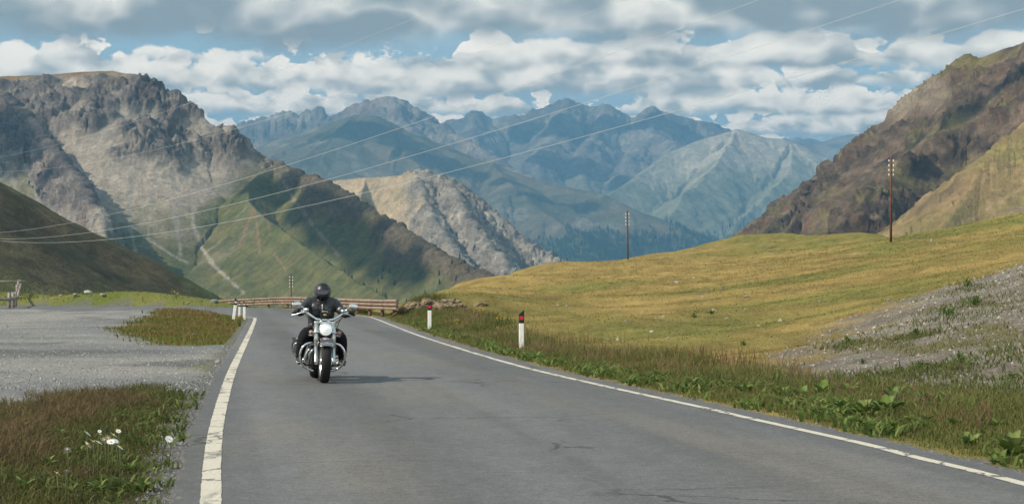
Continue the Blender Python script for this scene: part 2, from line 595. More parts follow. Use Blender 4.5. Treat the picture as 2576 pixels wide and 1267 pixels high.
def crag_tan(i):
    m = sstep(1000, 1080, i['U'] + fbm(i['X'] / 100, i['Y'] / 100, i['Z'] / 100, 3) * 120)
    return m * sstep(.0, .3, i['g1'] + .15), 40.0, 17.0


tan_ridges = [
    ([(680, 455, 5700), (760, 455, 5600), (830, 455, 5500), (900, 447, 5450), (1000, 441, 5400), (1045, 437, 5350), (1070, 440, 5300), (1130, 462, 5250), (1165, 480, 5220), (1200, 512, 5200), (1245, 550, 5170), (1290, 592, 5130), (1340, 625, 5100), (1400, 660, 5050), (1500, 712, 4950)], {}),
    ([(1045, 437, 5350), (1060, 500, 5150), (1090, 560, 4980), (1130, 620, 4830), (1180, 690, 4660)], {'k': 1.05}),
    ([(1130, 462, 5250), (1160, 530, 5070), (1210, 600, 4900), (1270, 670, 4740)], {'k': 1.05}),
    ([(920, 447, 5450), (900, 520, 5200), (930, 600, 4980), (1000, 680, 4760)], {'k': 1.0}),
]
m_tan, I_TAN = mountain('mountain', 'sunlit tan ridge with pale rock ribs beside the green slope', tan_ridges, (640, 1560), (4300, 5800), (340, 240), prof_std(1.1, .62, 260), col_tan, M_NEAR,
                        gully=(110, 34), warp=30, rough=(60, 8), crag=crag_tan, seed=11.0, floor=-350, sc=.62)


# --- dark grassy slope, lower left
def col_dark(i):
    X, Y, Z = i['X'], i['Y'], i['Z']
    med = fbm(X / 16, Y / 16, Z / 8, 4)
    big = fbm(X / 70, Y / 70, Z / 40, 3)
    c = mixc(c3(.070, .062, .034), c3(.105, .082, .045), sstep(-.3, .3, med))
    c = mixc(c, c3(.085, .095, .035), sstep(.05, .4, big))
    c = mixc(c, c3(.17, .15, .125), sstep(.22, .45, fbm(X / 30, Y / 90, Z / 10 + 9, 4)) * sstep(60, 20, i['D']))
    return c


dark_ridges = [([(-700, 60, 620), (-300, 290, 820), (0, 470, 1010), (100, 530, 1110), (200, 590, 1210), (250, 612, 1260), (330, 642, 1340), (430, 692, 1460), (500, 728, 1560), (560, 751, 1660), (700, 800, 1800)], {})]
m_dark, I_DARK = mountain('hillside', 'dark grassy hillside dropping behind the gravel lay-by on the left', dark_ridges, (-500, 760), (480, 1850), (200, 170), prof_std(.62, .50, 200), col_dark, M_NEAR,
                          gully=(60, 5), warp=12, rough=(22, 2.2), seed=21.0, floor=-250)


# --- right mountain: dark schist crags with grassy ledges
def col_right(i):
    X, Y, Z = i['X'], i['Y'], i['Z']
    med = fbm(X / 30, Y / 30, Z / 9, 4)
    big = fbm(X / 110, Y / 110, Z / 60 + 2, 4)
    red = fbm(X / 60, Y / 60, Z / 40 + 12, 3)
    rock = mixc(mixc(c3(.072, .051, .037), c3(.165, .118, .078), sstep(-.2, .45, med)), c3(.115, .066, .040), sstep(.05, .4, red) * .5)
    grass = mixc(c3(.170, .140, .056), c3(.110, .100, .042), sstep(-.3, .3, med))
    led = fbm(X / 45, Y / 45, Z / 7 + 40, 4)
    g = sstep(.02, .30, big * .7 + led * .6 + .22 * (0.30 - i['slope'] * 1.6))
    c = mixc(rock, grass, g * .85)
    c = c * (1 + .45 * sstep(.1, .4, fbm(X / 25, Y / 25, Z / 4 + 8, 3)))[..., None]
    # pale cliff near the crest and turf cap
    cl = sstep(2150, 2300, i['U']) * sstep(2420, 2330, i['U']) * sstep(75, 25, i['D'] + med * 20) * (i['I'] == 0)
    c = mixc(c, mixc(c3(.34, .27, .19), c3(.24, .20, .15), sstep(-.2, .3, med)), cl * .9)
    cap = sstep(2330, 2360, i['U']) * sstep(2545, 2500, i['U']) * sstep(26, 12, i['D'] + med * 10) * (i['I'] == 0)
    c = mixc(c, c3(.15, .12, .045), cap)
    # lit orange slope on the far right
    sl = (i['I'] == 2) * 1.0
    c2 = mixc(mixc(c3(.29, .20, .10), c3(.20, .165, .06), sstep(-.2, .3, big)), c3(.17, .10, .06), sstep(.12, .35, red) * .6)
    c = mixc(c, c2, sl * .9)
    for pts, w, cc in (([(2600, 455), (2500, 515), (2440, 552), (2385, 585)], 5, (.36, .25, .15)), ([(2600, 520), (2500, 555), (2440, 590)], 14, (.26, .185, .14))):
        dd = seg_dist(i, pts) + med * w
        c = mixc(c, np.array(cc), sstep(w * 1.3, w * .3, dd) * .85)
    return c


def crag_right(i):
    med = fbm(i['X'] / 70, i['Y'] / 70, i['Z'] / 40 + 4, 4)
    m = sstep(-.15, .25, med) * np.where(i['I'] == 2, .35, 1.0)
    return m, 24.0, 8.5


right_ridges = [
    ([(1780, 660, 2750), (1860, 597, 2650), (1900, 562, 2600), (1960, 512, 2550), (2020, 466, 2480), (2050, 440, 2440), (2080, 420, 2400), (2110, 402, 2360), (2140, 376, 2320), (2165, 352, 2290), (2190, 340, 2260), (2225, 330, 2230), (2262, 320, 2200), (2282, 296, 2180), (2300, 262, 2165),
      (2312, 236, 2150), (2335, 205, 2130), (2350, 190, 2120), (2390, 165, 2100), (2440, 151, 2060), (2480, 141, 2030), (2520, 124, 2000), (2576, 108, 1950), (2760, 50, 1800)], {}),
    ([(2640, 190, 1860), (2520, 260, 1820), (2440, 310, 1790), (2340, 380, 1740), (2250, 435, 1690), (2190, 480, 1650), (2130, 545, 1590), (2060, 610, 1530)], {'k': 1.0}),
    ([(2760, 190, 1480), (2640, 260, 1450), (2576, 305, 1430), (2530, 345, 1420), (2470, 420, 1400), (2420, 500, 1370), (2370, 570, 1330), (2300, 640, 1280)], {'k': .9}),
    ([(2190, 340, 2260), (2100, 450, 2120), (2010, 540, 1990), (1950, 610, 1900)], {'k': 1.05}),
]
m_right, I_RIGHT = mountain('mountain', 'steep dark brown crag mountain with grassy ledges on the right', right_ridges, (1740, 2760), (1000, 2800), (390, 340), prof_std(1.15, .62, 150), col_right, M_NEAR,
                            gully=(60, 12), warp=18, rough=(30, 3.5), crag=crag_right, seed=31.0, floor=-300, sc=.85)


# --- hazy mountains further back
def col_mid(i):
    X, Y, Z = i['X'], i['Y'], i['Z']
    med = fbm(X / 180, Y / 180, Z / 120, 4)
    big = fbm(X / 600, Y / 600, Z / 300 + 5, 3)
    grass = mixc(c3(.105, .098, .052), c3(.155, .125, .072), sstep(-.2, .3, big))
    c = mixc(grass, c3(.25, .215, .16), sstep(.12, .45, med) * .8)
    wood = sstep(80, -40, Z + med * 110 - sstep(1150, 1450, i['U']) * 170) * sstep(1080, 1300, i['U'] + med * 120)
    i['wood'] = wood * (1 - sstep(.25, .45, fbm(X / 140, Y / 140, Z / 80 + 8, 3)))
    return mixc(c, c3(.05, .075, .03), i['wood'] * .8)


mid_ridges = [
    ([(480, 430, 8700), (560, 415, 8600), (640, 373, 8500), (700, 346, 8450), (760, 331, 8400), (860, 298, 8350), (890, 287, 8320), (950, 291, 8280), (1010, 318, 8220), (1060, 345, 8180), (1100, 370, 8120), (1180, 395, 8050), (1240, 412, 8000),
      (1390, 465, 7800), (1460, 474, 7700), (1520, 487, 7600), (1570, 510, 7500), (1620, 540, 7400), (1700, 575, 7300), (1790, 607, 7200), (1900, 660, 7050)], {}),
    ([(890, 287, 8320), (840, 340, 8000), (760, 400, 7700), (720, 450, 7450)], {'k': .9}),
    ([(1010, 318, 8220), (1020, 390, 7900), (1080, 440, 7650), (1150, 490, 7350), (1250, 560, 6950)], {'k': .9}),
    ([(1240, 412, 8000), (1290, 470, 7600), (1380, 540, 7200), (1480, 610, 6800)], {'k': .8}),
]
m_mid, I_MID = mountain('mountain', 'rounded blue-green mountain shoulder falling to a wooded flank in mid distance', mid_ridges, (430, 1960), (6300, 8900), (350, 180), prof_std(.62, .42, 500), col_mid, M_MID,
                        gully=(260, 45), warp=120, rough=(230, 40), seed=41.0, floor=-600, sc=1.1)


def col_rockfar(i):
    X, Y, Z = i['X'], i['Y'], i['Z']
    med = fbm(X / 160, Y / 160, Z / 120, 4)
    c = mixc(c3(.16, .14, .125), c3(.29, .245, .20), sstep(-.25, .35, med))
    return mixc(c, c3(.30, .20, .14), sstep(.1, .4, fbm(X / 300, Y / 300, Z / 200 + 9, 3)) * .5)


def crag_far(i):
    return sstep(320, 60, i['D']) * np.ones_like(i['X']), 150.0, 34.0


m_fa, _ = mountain('mountain', 'jagged blue rock wall in the left distance behind the limestone crest', [([(480, 350, 9900), (560, 336, 9800), (590, 330, 9750), (640, 313, 9700), (680, 305, 9700), (720, 297, 9700), (760, 291, 9700), (788, 286, 9700), (808, 290, 9700), (830, 304, 9700), (920, 340, 9700)], {})],
                   (480, 940), (8900, 10050), (170, 90), prof_std(1.3, .7, 300), col_rockfar, M_MID, gully=(150, 60), warp=60, rough=(140, 25), crag=crag_far, seed=51.0, floor=-300, sc=1.1)
m_fc, _ = mountain('mountain', 'pale rocky summit rising behind the rounded shoulder', [
    ([(780, 325, 9700), (860, 301, 9650), (905, 280, 9600), (930, 270, 9560), (960, 268, 9540), (985, 259, 9500), (1010, 266, 9480), (1050, 288, 9440), (1060, 300, 9400), (1100, 325, 9300), (1180, 375, 9050), (1240, 410, 8850), (1330, 460, 8600)], {}),
    ([(985, 259, 9500), (1030, 330, 9200), (1080, 380, 9000)], {'k': 1.0})],
    (760, 1350), (8500, 9850), (200, 120), prof_std(1.0, .6, 300), col_rockfar, M_MID, gully=(170, 45), warp=60, rough=(140, 22), crag=crag_far, seed=57.0, floor=-300, sc=1.1)


def col_back(i):
    X, Y, Z = i['X'], i['Y'], i['Z']
    med = fbm(X / 260, Y / 260, Z / 200, 4)
    big = fbm(X / 900, Y / 900, Z / 400 + 5, 3)
    rock = mixc(c3(.15, .135, .125), c3(.25, .215, .175), sstep(-.25, .35, med))
    turf = mixc(c3(.17, .165, .09), c3(.22, .20, .13), sstep(-.2, .3, med))
    c = mixc(rock, turf, sstep(750, 350, Z + big * 250))
    return mixc(c, c3(.34, .28, .22), sstep(.15, .4, fbm(i['S'] / 150, i['D'] / 900, 3.3, 3)) * .55)


def crag_back(i):
    return sstep(500, 80, i['D']) * np.ones_like(i['X']), 260.0, 34.0


back_ridges = [
    ([(1000, 330, 12600), (1100, 320, 12600), (1150, 311, 12600), (1180, 296, 12600), (1200, 288, 12600), (1240, 306, 12600), (1310, 301, 12600), (1350, 287, 12600), (1380, 275, 12600), (1410, 268, 12600), (1430, 263, 12600), (1460, 272, 12600), (1485, 281, 12600), (1510, 280, 12600),
      (1532, 278, 12600), (1560, 292, 12600), (1590, 305, 12600), (1615, 288, 12600), (1642, 274, 12600), (1670, 290, 12600), (1700, 300, 12600), (1750, 318, 12600), (1790, 326, 12600), (1900, 370, 12600)], {}),
    ([(1200, 288, 12600), (1180, 350, 12100), (1230, 410, 11500), (1300, 460, 11000)], {'k': .9}),
    ([(1430, 263, 12600), (1390, 340, 12000), (1350, 410, 11400), (1370, 480, 10800)], {'k': .9}),
    ([(1530, 278, 12600), (1500, 350, 12000), (1450, 420, 11400), (1480, 490, 10800)], {'k': .9}),
    ([(1642, 274, 12600), (1640, 350, 12000), (1580, 410, 11500), (1560, 470, 10900)], {'k': .9}),
    ([(1560, 330, 12300), (1650, 350, 12000), (1700, 370, 11600)], {'k': .9}),
]
m_back, I_BACK = mountain('mountain', 'blue pointed mountain range closing the valley in the centre distance', back_ridges, (1000, 1960), (10000, 12950), (310, 170), prof_std(.85, .5, 600), col_back, M_FAR,
                          gully=(520, 110), warp=130, rough=(300, 40), crag=crag_back, seed=61.0, floor=-600, sc=1.0)


def col_pale(i):
    X, Y, Z = i['X'], i['Y'], i['Z']
    med = fbm(X / 220, Y / 220, Z / 160, 4)
    big = fbm(X / 700, Y / 700, Z / 350 + 5, 3)
    stk = fbm(i['S'] / 130, i['D'] / 2200, 2.2 + i['I'], 4)
    top = mixc(c3(.46, .39, .30), c3(.38, .34, .25), sstep(-.2, .3, med))
    turf = mixc(c3(.26, .245, .15), c3(.20, .195, .11), sstep(-.2, .3, med))
    c = mixc(turf, top, sstep(480, 720, Z + big * 220 + stk * 200))
    wood = sstep(330, 140, Z + big * 160 + med * 110)
    clear = sstep(.10, .26, stk)
    i['wood'] = wood * (1 - clear)
    c = mixc(c, c3(.06, .085, .04), i['wood'] * .8)
    return mixc(c, c3(.30, .26, .18), clear * sstep(500, 200, Z) * .55)


pale_ridges = [
    ([(1440, 540, 9000), (1530, 490, 9200), (1580, 458, 9400), (1620, 427, 9600), (1660, 398, 9700), (1700, 376, 9800), (1740, 357, 9850), (1780, 343, 9900), (1815, 335, 9900), (1850, 323, 9900), (1890, 332, 9900), (1930, 345, 9900), (1965, 347, 9900), (1990, 354, 9900), (2030, 372, 9900), (2060, 386, 9900), (2150, 432, 9800), (2280, 500, 9600)], {}),
    ([(1850, 323, 9900), (1810, 400, 9480), (1720, 500, 8900), (1640, 580, 8400)], {'k': 1.0}),
    ([(1990, 354, 9900), (1990, 420, 9500), (1900, 520, 8950), (1810, 610, 8350)], {'k': 1.0}),
]
m_pale, I_PALE = mountain('mountain', 'pale sunlit mountain with wooded lower slopes right of centre', pale_ridges, (1420, 2320), (7900, 10200), (290, 210), prof_std(.80, .55, 500), col_pale, M_FAR,
                          gully=(230, 85), warp=170, rough=(300, 60), seed=71.0, floor=-690, sc=1.12)

m_d1, _ = mountain('mountain', 'low grey shoulder behind the pale mountain', [([(1900, 345, 13200), (1980, 358, 13200), (2060, 362, 13200), (2120, 374, 13000), (2200, 410, 12800)], {})],
                   (1880, 2300), (12000, 13500), (90, 60), prof_std(.6, .4, 500), col_back, M_FAR, gully=(300, 50), warp=90, rough=(200, 25), seed=81.0, floor=-300, sc=1.0)
m_d2, _ = mountain('mountain', 'brownish distant mountain next to the dark right-hand slope', [([(2000, 385, 17500), (2060, 357, 17500), (2100, 344, 17500), (2125, 339, 17500), (2150, 335, 17500), (2175, 333, 17500), (2192, 327, 17500), (2300, 345, 17500)], {})],
                   (1990, 2320), (16000, 17900), (90, 60), prof_std(.6, .4, 500), col_rockfar, M_FAR, gully=(400, 90), warp=90, rough=(260, 30), seed=83.0, floor=-300, sc=.85)
m_d3, _ = mountain('mountain', 'tiny jagged blue range on the far horizon', [([(1900, 365, 30000), (1950, 352, 30000), (1975, 347, 30000), (1990, 351, 30000), (2000, 345, 30000), (2012, 343, 30000), (2020, 350, 30000), (2035, 347, 30000), (2060, 353, 30000), (2120, 360, 30000)], {})],
                   (1880, 2160), (28500, 30600), (130, 60), prof_std(1.0, .5, 500), col_rockfar, M_FAR, gully=(400, 130), warp=90, rough=(260, 45), seed=87.0, floor=-500, sc=.55)

# --- valley floor, out of sight behind the crests
vf = mesh_np('valley_floor', [(-6900, -350, -700), (6900, -350, -700), (6900, 17300, -700), (-6900, 17300, -700)], np.array([(0, 1, 2, 3)]), simple_mat('valley_turf', (.08, .09, .04), .95, var=.3, vscale=.002))
tag(vf, kind='structure')
# ------------------------------------------------------------------ near ground
def flat(px, py):
    D = CAM_H * FPX / (py - 718.0)
    return ((px - 1288.0) / FPX * D, D)


LINE_L = [(0.9, -8), (-0.85, 5), (-2.0, 12.27), (-2.83, 17.6), (-3.73, 23.9), (-4.81, 31.8), (-6.44, 44.3), (-8.5, 60.1), (-11.2, 80.5), (-11.75, 83.6), (-12.6, 85.6), (-14.2, 87.0), (-17, 88.2), (-24, 90), (-44, 92)]
LINE_R = [(6.4, -8), (4.75, 5), (3.75, 13.5), (3.42, 15.6), (3.22, 17.0), (2.6, 20.2), (2.25, 22.1), (1.16, 27.6), (0.14, 33.3), (-1.10, 41.8), (-3.01, 56.1), (-6.0, 81.0), (-7.0, 87.5), (-9.6, 98), (-12.1, 108), (-14.5, 116.5), (-18, 121.5), (-23, 126), (-44, 134)]


def smooth_poly(P, n=8, it=None):
    """Catmull-Rom resampling of a 2-D or 3-D polyline."""
    P = [np.array(p, float) for p in P]
    Q = [2 * P[0] - P[1]] + P + [2 * P[-1] - P[-2]]
    out = []
    for i in range(1, len(Q) - 2):
        p0, p1, p2, p3 = Q[i - 1:i + 3]
        for k in range(n):
            t = k / n
            out.append(.5 * ((2 * p1) + (-p0 + p2) * t + (2 * p0 - 5 * p1 + 4 * p2 - p3) * t * t + (-p0 + 3 * p1 - 3 * p2 + p3) * t ** 3))
    out.append(P[-1])
    return np.array(out)


def offset_poly(P, d):
    T = np.gradient(P, axis=0)
    T /= np.linalg.norm(T, axis=1)[:, None] + 1e-9
    return P + np.stack([T[:, 1], -T[:, 0]], 1) * d          # positive d: to the right of travel


def poly_sd(X, Y, poly):
    """Signed distance to a closed polygon, negative inside."""
    poly = np.asarray(poly, float)
    sh = X.shape
    X = X.ravel(); Y = Y.ravel()
    d2 = np.full(X.shape, 1e18); ins = np.zeros(X.shape, bool)
    for a, b in zip(poly, np.roll(poly, -1, 0)):
        ex, ey = b - a
        L2 = ex * ex + ey * ey + 1e-12
        t = np.clip(((X - a[0]) * ex + (Y - a[1]) * ey) / L2, 0, 1)
        d2 = np.minimum(d2, (X - a[0] - t * ex) ** 2 + (Y - a[1] - t * ey) ** 2)
        c = ((a[1] > Y) != (b[1] > Y))
        with np.errstate(divide='ignore', invalid='ignore'):
            ins ^= c & (X < ex * (Y - a[1]) / (b[1] - a[1] + 1e-30) + a[0])
    return (np.sqrt(d2) * np.where(ins, -1, 1)).reshape(sh)


LL = smooth_poly(LINE_L, 10)
RR = smooth_poly(LINE_R, 10)
ROAD_L = offset_poly(LL, -0.24)
ROAD_R = offset_poly(RR, 0.32)
_rk = RR[RR[:, 1] < 87.6]


def right_of(X, Y):
    """True on the hillside to the right of the road."""
    return X > np.interp(Y, _rk[:, 1], _rk[:, 0])


ROAD_POLY = np.concatenate([ROAD_L, ROAD_R[::-1]])
ROAD_SDP = np.concatenate([ROAD_L[::4], ROAD_R[::-1][::4]])

CTRL = []                                     # x, y, z control points for the near ground


def ctl(px, py, D):
    CTRL.append(tuple(at(px, py, D)))


# right-hand hillside
for p in [(1000, 764, 84), (1070, 744, 88), (1140, 727, 102), (1300, 692, 150), (1450, 667, 210), (1580, 652, 270), (1680, 634, 290), (1780, 612, 305), (1880, 590, 310), (2000, 590, 300), (2120, 596, 265), (2240, 601, 232), (2320, 594, 220), (2400, 580, 212), (2490, 560, 205), (2576, 536, 200), (2900, 475, 190),
          (1120, 790, 68), (1081, 824, 60), (1200, 740, 84), (1180, 800, 63), (1300, 760, 85), (1300, 820, 58), (1312, 888, 44), (1500, 800, 75), (1500, 850, 55), (1500, 760, 100), (1500, 720, 160), (1580, 691, 230), (1420, 700, 165),
          (1800, 950, 30), (1800, 900, 38), (1800, 850, 48), (1800, 800, 62), (1800, 750, 85), (1800, 700, 125), (1800, 650, 190),
          (2100, 980, 25), (2100, 920, 31), (2100, 850, 42), (2100, 780, 60), (2100, 700, 95), (2100, 640, 150),
          (2400, 1060, 19), (2400, 1000, 22), (2400, 900, 28), (2400, 800, 37), (2400, 720, 50), (2400, 660, 85), (2400, 615, 150), (2242, 613, 170),
          (2576, 1100, 17.5), (2576, 1000, 21), (2576, 900, 26), (2576, 800, 33), (2576, 720, 42), (2576, 660, 58), (2576, 600, 110),
          (2800, 1100, 17), (2800, 950, 23), (2800, 760, 36), (2800, 620, 62), (2850, 560, 110)]:
    ctl(*p)
# left side: level lay-by, knoll beside the road and the lip of grass behind
for p in [(0, 733, 143), (60, 731, 144), (150, 730, 142), (270, 729, 138), (360, 731, 130), (436, 733, 112), (487, 741, 102), (533, 756, 96), (563, 770, 91), (-250, 737, 145), (-500, 740, 145)]:
    ctl(*p)
for p in [(23, 773, 116), (33, 768, 121), (40, 758, 129), (46, 747, 137), (150, 775, 118), (300, 772, 116), (400, 768, 112)]:
    ctl(*p)
for x, y, z in [(-6, 20, 0), (-9, 20, .03), (-14, 20, .05), (-22, 20, .05), (-7, 32, 0), (-14, 32, 0), (-25, 32, 0), (-9, 45, 0), (-18, 45, .0), (-30, 45, 0), (-12, 60, .05), (-22, 62, 0), (-36, 60, 0), (-26, 80, 0), (-40, 80, 0), (-28, 100, 0), (-45, 100, 0), (-60, 120, .1),
                (-15, 76, .22), (-18, 78, .28), (-14.2, 84, .3), (-20, 92, .75), (-22, 84, .25), (-3.2, 12, .02), (-5, 12, .10), (-8, 10, .12), (-5.5, 16, .10), (-8, 16, .08), (-3, 5, .0), (-8, 3, .1), (7, 8, .15), (10, 10, .6), (9, 3, .3), (14, 14, 1.2)]:
    CTRL.append((x, y, z))
for (x, y) in RR[::12]:
    CTRL.append((x + .8, y + .1, -.02))
for (x, y) in LL[:130:12]:
    CTRL.append((x - .8, y, -.02))
CT = np.array(CTRL)


def _rbf_k(r2):
    return .5 * r2 * np.log(r2 + 1e-9)


def _fit():
    n = len(CT)
    x, y = CT[:, 0] / 50, CT[:, 1] / 50
    r2 = (x[:, None] - x[None]) ** 2 + (y[:, None] - y[None]) ** 2
    A = np.zeros((n + 3, n + 3))
    A[:n, :n] = _rbf_k(r2) + np.eye(n) * 2e-4
    A[:n, n] = 1; A[:n, n + 1] = x; A[:n, n + 2] = y
    A[n:, :n] = A[:n, n:].T
    return np.linalg.solve(A, np.concatenate([CT[:, 2], [0, 0, 0]]))


RBF_W = _fit()
LIP = smooth_poly([(-80, 150), (-46, 146), (-31, 140), (-24, 128), (-20.5, 113), (-17.5, 103), (-15, 97.5)], 6)
CREST = smooth_poly([tuple(at(*p))[:2] for p in [(960, 770, 80), (1000, 764, 84), (1070, 744, 88), (1140, 727, 102), (1300, 692, 150), (1450, 667, 210), (1580, 652, 270), (1680, 634, 290), (1780, 612, 305), (1880, 590, 310), (2000, 590, 300), (2120, 596, 265), (2240, 601, 232), (2320, 594, 220), (2400, 580, 212), (2490, 560, 205), (2576, 536, 200), (2900, 475, 190), (3300, 430, 180)]], 4)
EDGE = np.concatenate([LIP, offset_poly(RR, .9)[-8:-1][::-1] if False else np.array([(-30, 132), (-22, 128), (-15, 119.5), (-11.5, 112), (-8.5, 100), (-6.2, 90)]), CREST])
LAND = np.concatenate([[(-80, -30)], LIP[:1], LIP[1:4], np.array([(-46, 146), (-40, 143), (-30, 131), (-23, 128.5), (-16.5, 123.5), (-13.2, 118.5), (-10.6, 110), (-8.2, 100), (-6, 91)]), CREST[2:], [(140, -30)]])


def ground_z(X, Y):
    X = np.asarray(X, float); Y = np.asarray(Y, float)
    sh = X.shape
    x = X.ravel(); y = Y.ravel()
    z = np.empty(len(x))
    n = len(CT)
    for i in range(0, len(x), 40000):
        xs, ys = x[i:i + 40000] / 50, y[i:i + 40000] / 50
        r2 = (xs[:, None] - CT[None, :, 0] / 50) ** 2 + (ys[:, None] - CT[None, :, 1] / 50) ** 2
        z[i:i + 40000] = _rbf_k(r2) @ RBF_W[:n] + RBF_W[n] + RBF_W[n + 1] * xs + RBF_W[n + 2] * ys
    # outside the brow the ground drops away to the valley
    e = poly_sd(x, y, LAND)
    out = np.maximum(e, 0)
    z = np.clip(z, -3, 16) - .09 * np.minimum(out, 6) ** 1.3 - .55 * np.maximum(out - 4, 0)
    # bumps
    rd = poly_sd(x, y, ROAD_SDP)
    w = sstep(.2, 3.0, rd)
    right = right_of(x, y)
    amp = np.where(right, .16, .05)
    z = z + w * (amp * fbm(x / 5.5, y / 5.5, 1.1, 3) + amp * .30 * fbm(x / 1.1, y / 1.1, 4.1, 3) + .012 * noise3(x / .22, y / .22, .5))
    z = z + w * np.where(right, (.75 * fbm(x / 28, y / 28, 7.7, 2) + .28 * fbm(x / 9, y / 11, 3.7, 3)) * sstep(35, 110, y), 0)
    z = lerp(-.03, z, sstep(.05, 1.6, rd))
    z = np.where(rd < .05, -.03, z)
    return z.reshape(sh)


# ---- zones of the ground
LOT = [((px - 1288.0) / FPX * D, D) for px, D in [(-900, 104), (-400, 106), (0, 106), (186, 108), (300, 106), (371, 100), (432, 90), (412, 83), (371, 76)]] + [flat(*p) for p in [(297, 837), (325, 851), (394, 863), (464, 870), (600, 862)]] + \
      [(-7.0, 46), (-5.4, 34), (-4.45, 27)] + [flat(*p) for p in [(500, 1010), (487, 985), (417, 964), (278, 977), (153, 986), (0, 1018), (-250, 1050), (-700, 1080)]]
SCREE = [tuple(at(*p))[:2] for p in [(1880, 950, 28.5), (1925, 931, 31), (2020, 885, 36.5), (2131, 830, 44), (2252, 780, 50), (2360, 742, 52), (2453, 706, 55), (2576, 650, 62), (2760, 570, 80), (3200, 560, 70), (3300, 1000, 24), (2760, 1010, 21), (2576, 985, 21.8), (2355, 1005, 21.7), (2154, 985, 24.3), (2000, 968, 26.3)]]


def zones(X, Y):
    n1 = fbm(X / 2.2, Y / 2.2, 3.3, 4)
    n2 = fbm(X / .6, Y / .6, 8.3, 3)
    rd = poly_sd(X, Y, ROAD_SDP)
    lot = sstep(.5, -.5, poly_sd(X, Y, LOT) + n1 * 1.3 + n2 * .45)
    sc = sstep(1.2, -1.2, poly_sd(X, Y, SCREE) + n1 * 3.4 + n2 * .9)
    right = right_of(X, Y)
    return lot * (~right), sc * right, right, rd, n1, n2


def turf_colour(X, Y, n1, n2):
    b = fbm(X / 14, Y / 14, 2.7, 4)
    b2 = fbm(X / 4, Y / 9, 6.7, 4)
    gold = mixc(c3(.290, .205, .070), c3(.230, .165, .052), sstep(-.3, .3, n1))
    green = mixc(c3(.180, .160, .042), c3(.130, .130, .034), sstep(-.3, .3, n2))
    # nearer the scree and to the right the turf is greener
    far = sstep(70, 190, Y) * sstep(60, 10, X)
    g = sstep(-.32, .40, b * 1.0 + b2 * .45 + .03 - far * .42 + .25 * sstep(15, 45, X))
    c = mixc(gold, green, g)
    c = c * (1 + .50 * fbm(X / .9, Y / 2.5, 15.5, 4) + .30 * fbm(X / 3.5, Y / 7, 25.5, 3))[..., None]
    c = mixc(c, c3(.10, .095, .03), sstep(.25, .5, fbm(X / 1.8, Y / 4.5, 32.3, 4)) * .7)
    return mixc(c, c3(.17, .095, .042), sstep(.30, .48, fbm(X / 3.2, Y / 3.2, 12.3, 4)) * .7)


def ground_colour(X, Y, Z):
    lot, sc, right, rd, n1, n2 = zones(X, Y)
    turf = turf_colour(X, Y, n1, n2)
    left_turf = mixc(c3(.165, .165, .050), c3(.115, .135, .032), sstep(-.2, .3, fbm(X / 6, Y / 6, 3, 3)))
    patch = mixc(c3(.070, .052, .026), c3(.052, .055, .020), sstep(-.2, .3, n1))
    pm = sstep(34, 27, Y) * (~right)
    left = mixc(left_turf, patch, pm)
    c = np.where(right[..., None], turf, left)
    trk = fbm(X / 5, Y / 6, 5.5, 5)
    grav = mixc(c3(.185, .185, .184), c3(.265, .252, .232), sstep(-.25, .3, trk + .5 * n1))
    grav = mixc(grav, c3(.130, .128, .126), sstep(.1, .40, fbm(X / 4, Y / 5, 9.5, 4)))
    c = mixc(c, grav, lot)
    scr = mixc(c3(.145, .122, .097), c3(.215, .190, .156), sstep(-.3, .3, n2 + .5 * n1))
    scr = mixc(scr, c3(.115, .110, .04), sstep(-.02, .28, fbm(X / 1.2, Y / 3.2, 17.3, 4) - .06 * sstep(30, 45, Y) + .14 * sstep(27, 22, Y)) * .85)
    c = mixc(c, scr, sc)
    # crumbled gravel beside the asphalt
    sh = sstep(.34, .08, rd + n2 * .30 + n1 * .12)
    c = mixc(c, c3(.135, .130, .124), sh)
    return c


def mat_ground():
    m, N, b = new_mat('ground_cover')
    ca = N.n('ShaderNodeVertexColor'); ca.layer_name = 'Col'
    pos = N.n('ShaderNodeNewGeometry').outputs['Position']
    n1 = N.noise(pos, 7.0, 6, 0.7)
    n2 = N.noise(pos, 38.0, 4, 0.7)
    cell = N.voro(pos, 26.0, 'F1', 1)
    lum = N.sep(cell)[0]
    f = N.m('MULTIPLY', N.ramp(n1, .3, .7, .72, 1.28, smooth=False), N.ramp(n2, .3, .7, .75, 1.25, smooth=False))
    f = N.m('MULTIPLY', f, N.ramp(lum, 0, 1, .80, 1.2, smooth=False))
    N.put(b.inputs['Base Color'], N.vm('SCALE', ca.outputs[0], s=f))
    b.inputs['Roughness'].default_value = .95
    b.inputs['Specular IOR Level'].default_value = .1
    bp = N.n('ShaderNodeBump')
    bp.inputs['Strength'].default_value = .9
    bp.inputs['Distance'].default_value = .05
    N.put(bp.inputs['Height'], N.m('ADD', N.m('ADD', n1, N.m('MULTIPLY', n2, .6)), N.m('MULTIPLY', N.voro(pos, 26.0), -.5)))
    N.put(b.inputs['Normal'], bp.outputs[0])
    return m


M_GROUND = mat_ground()


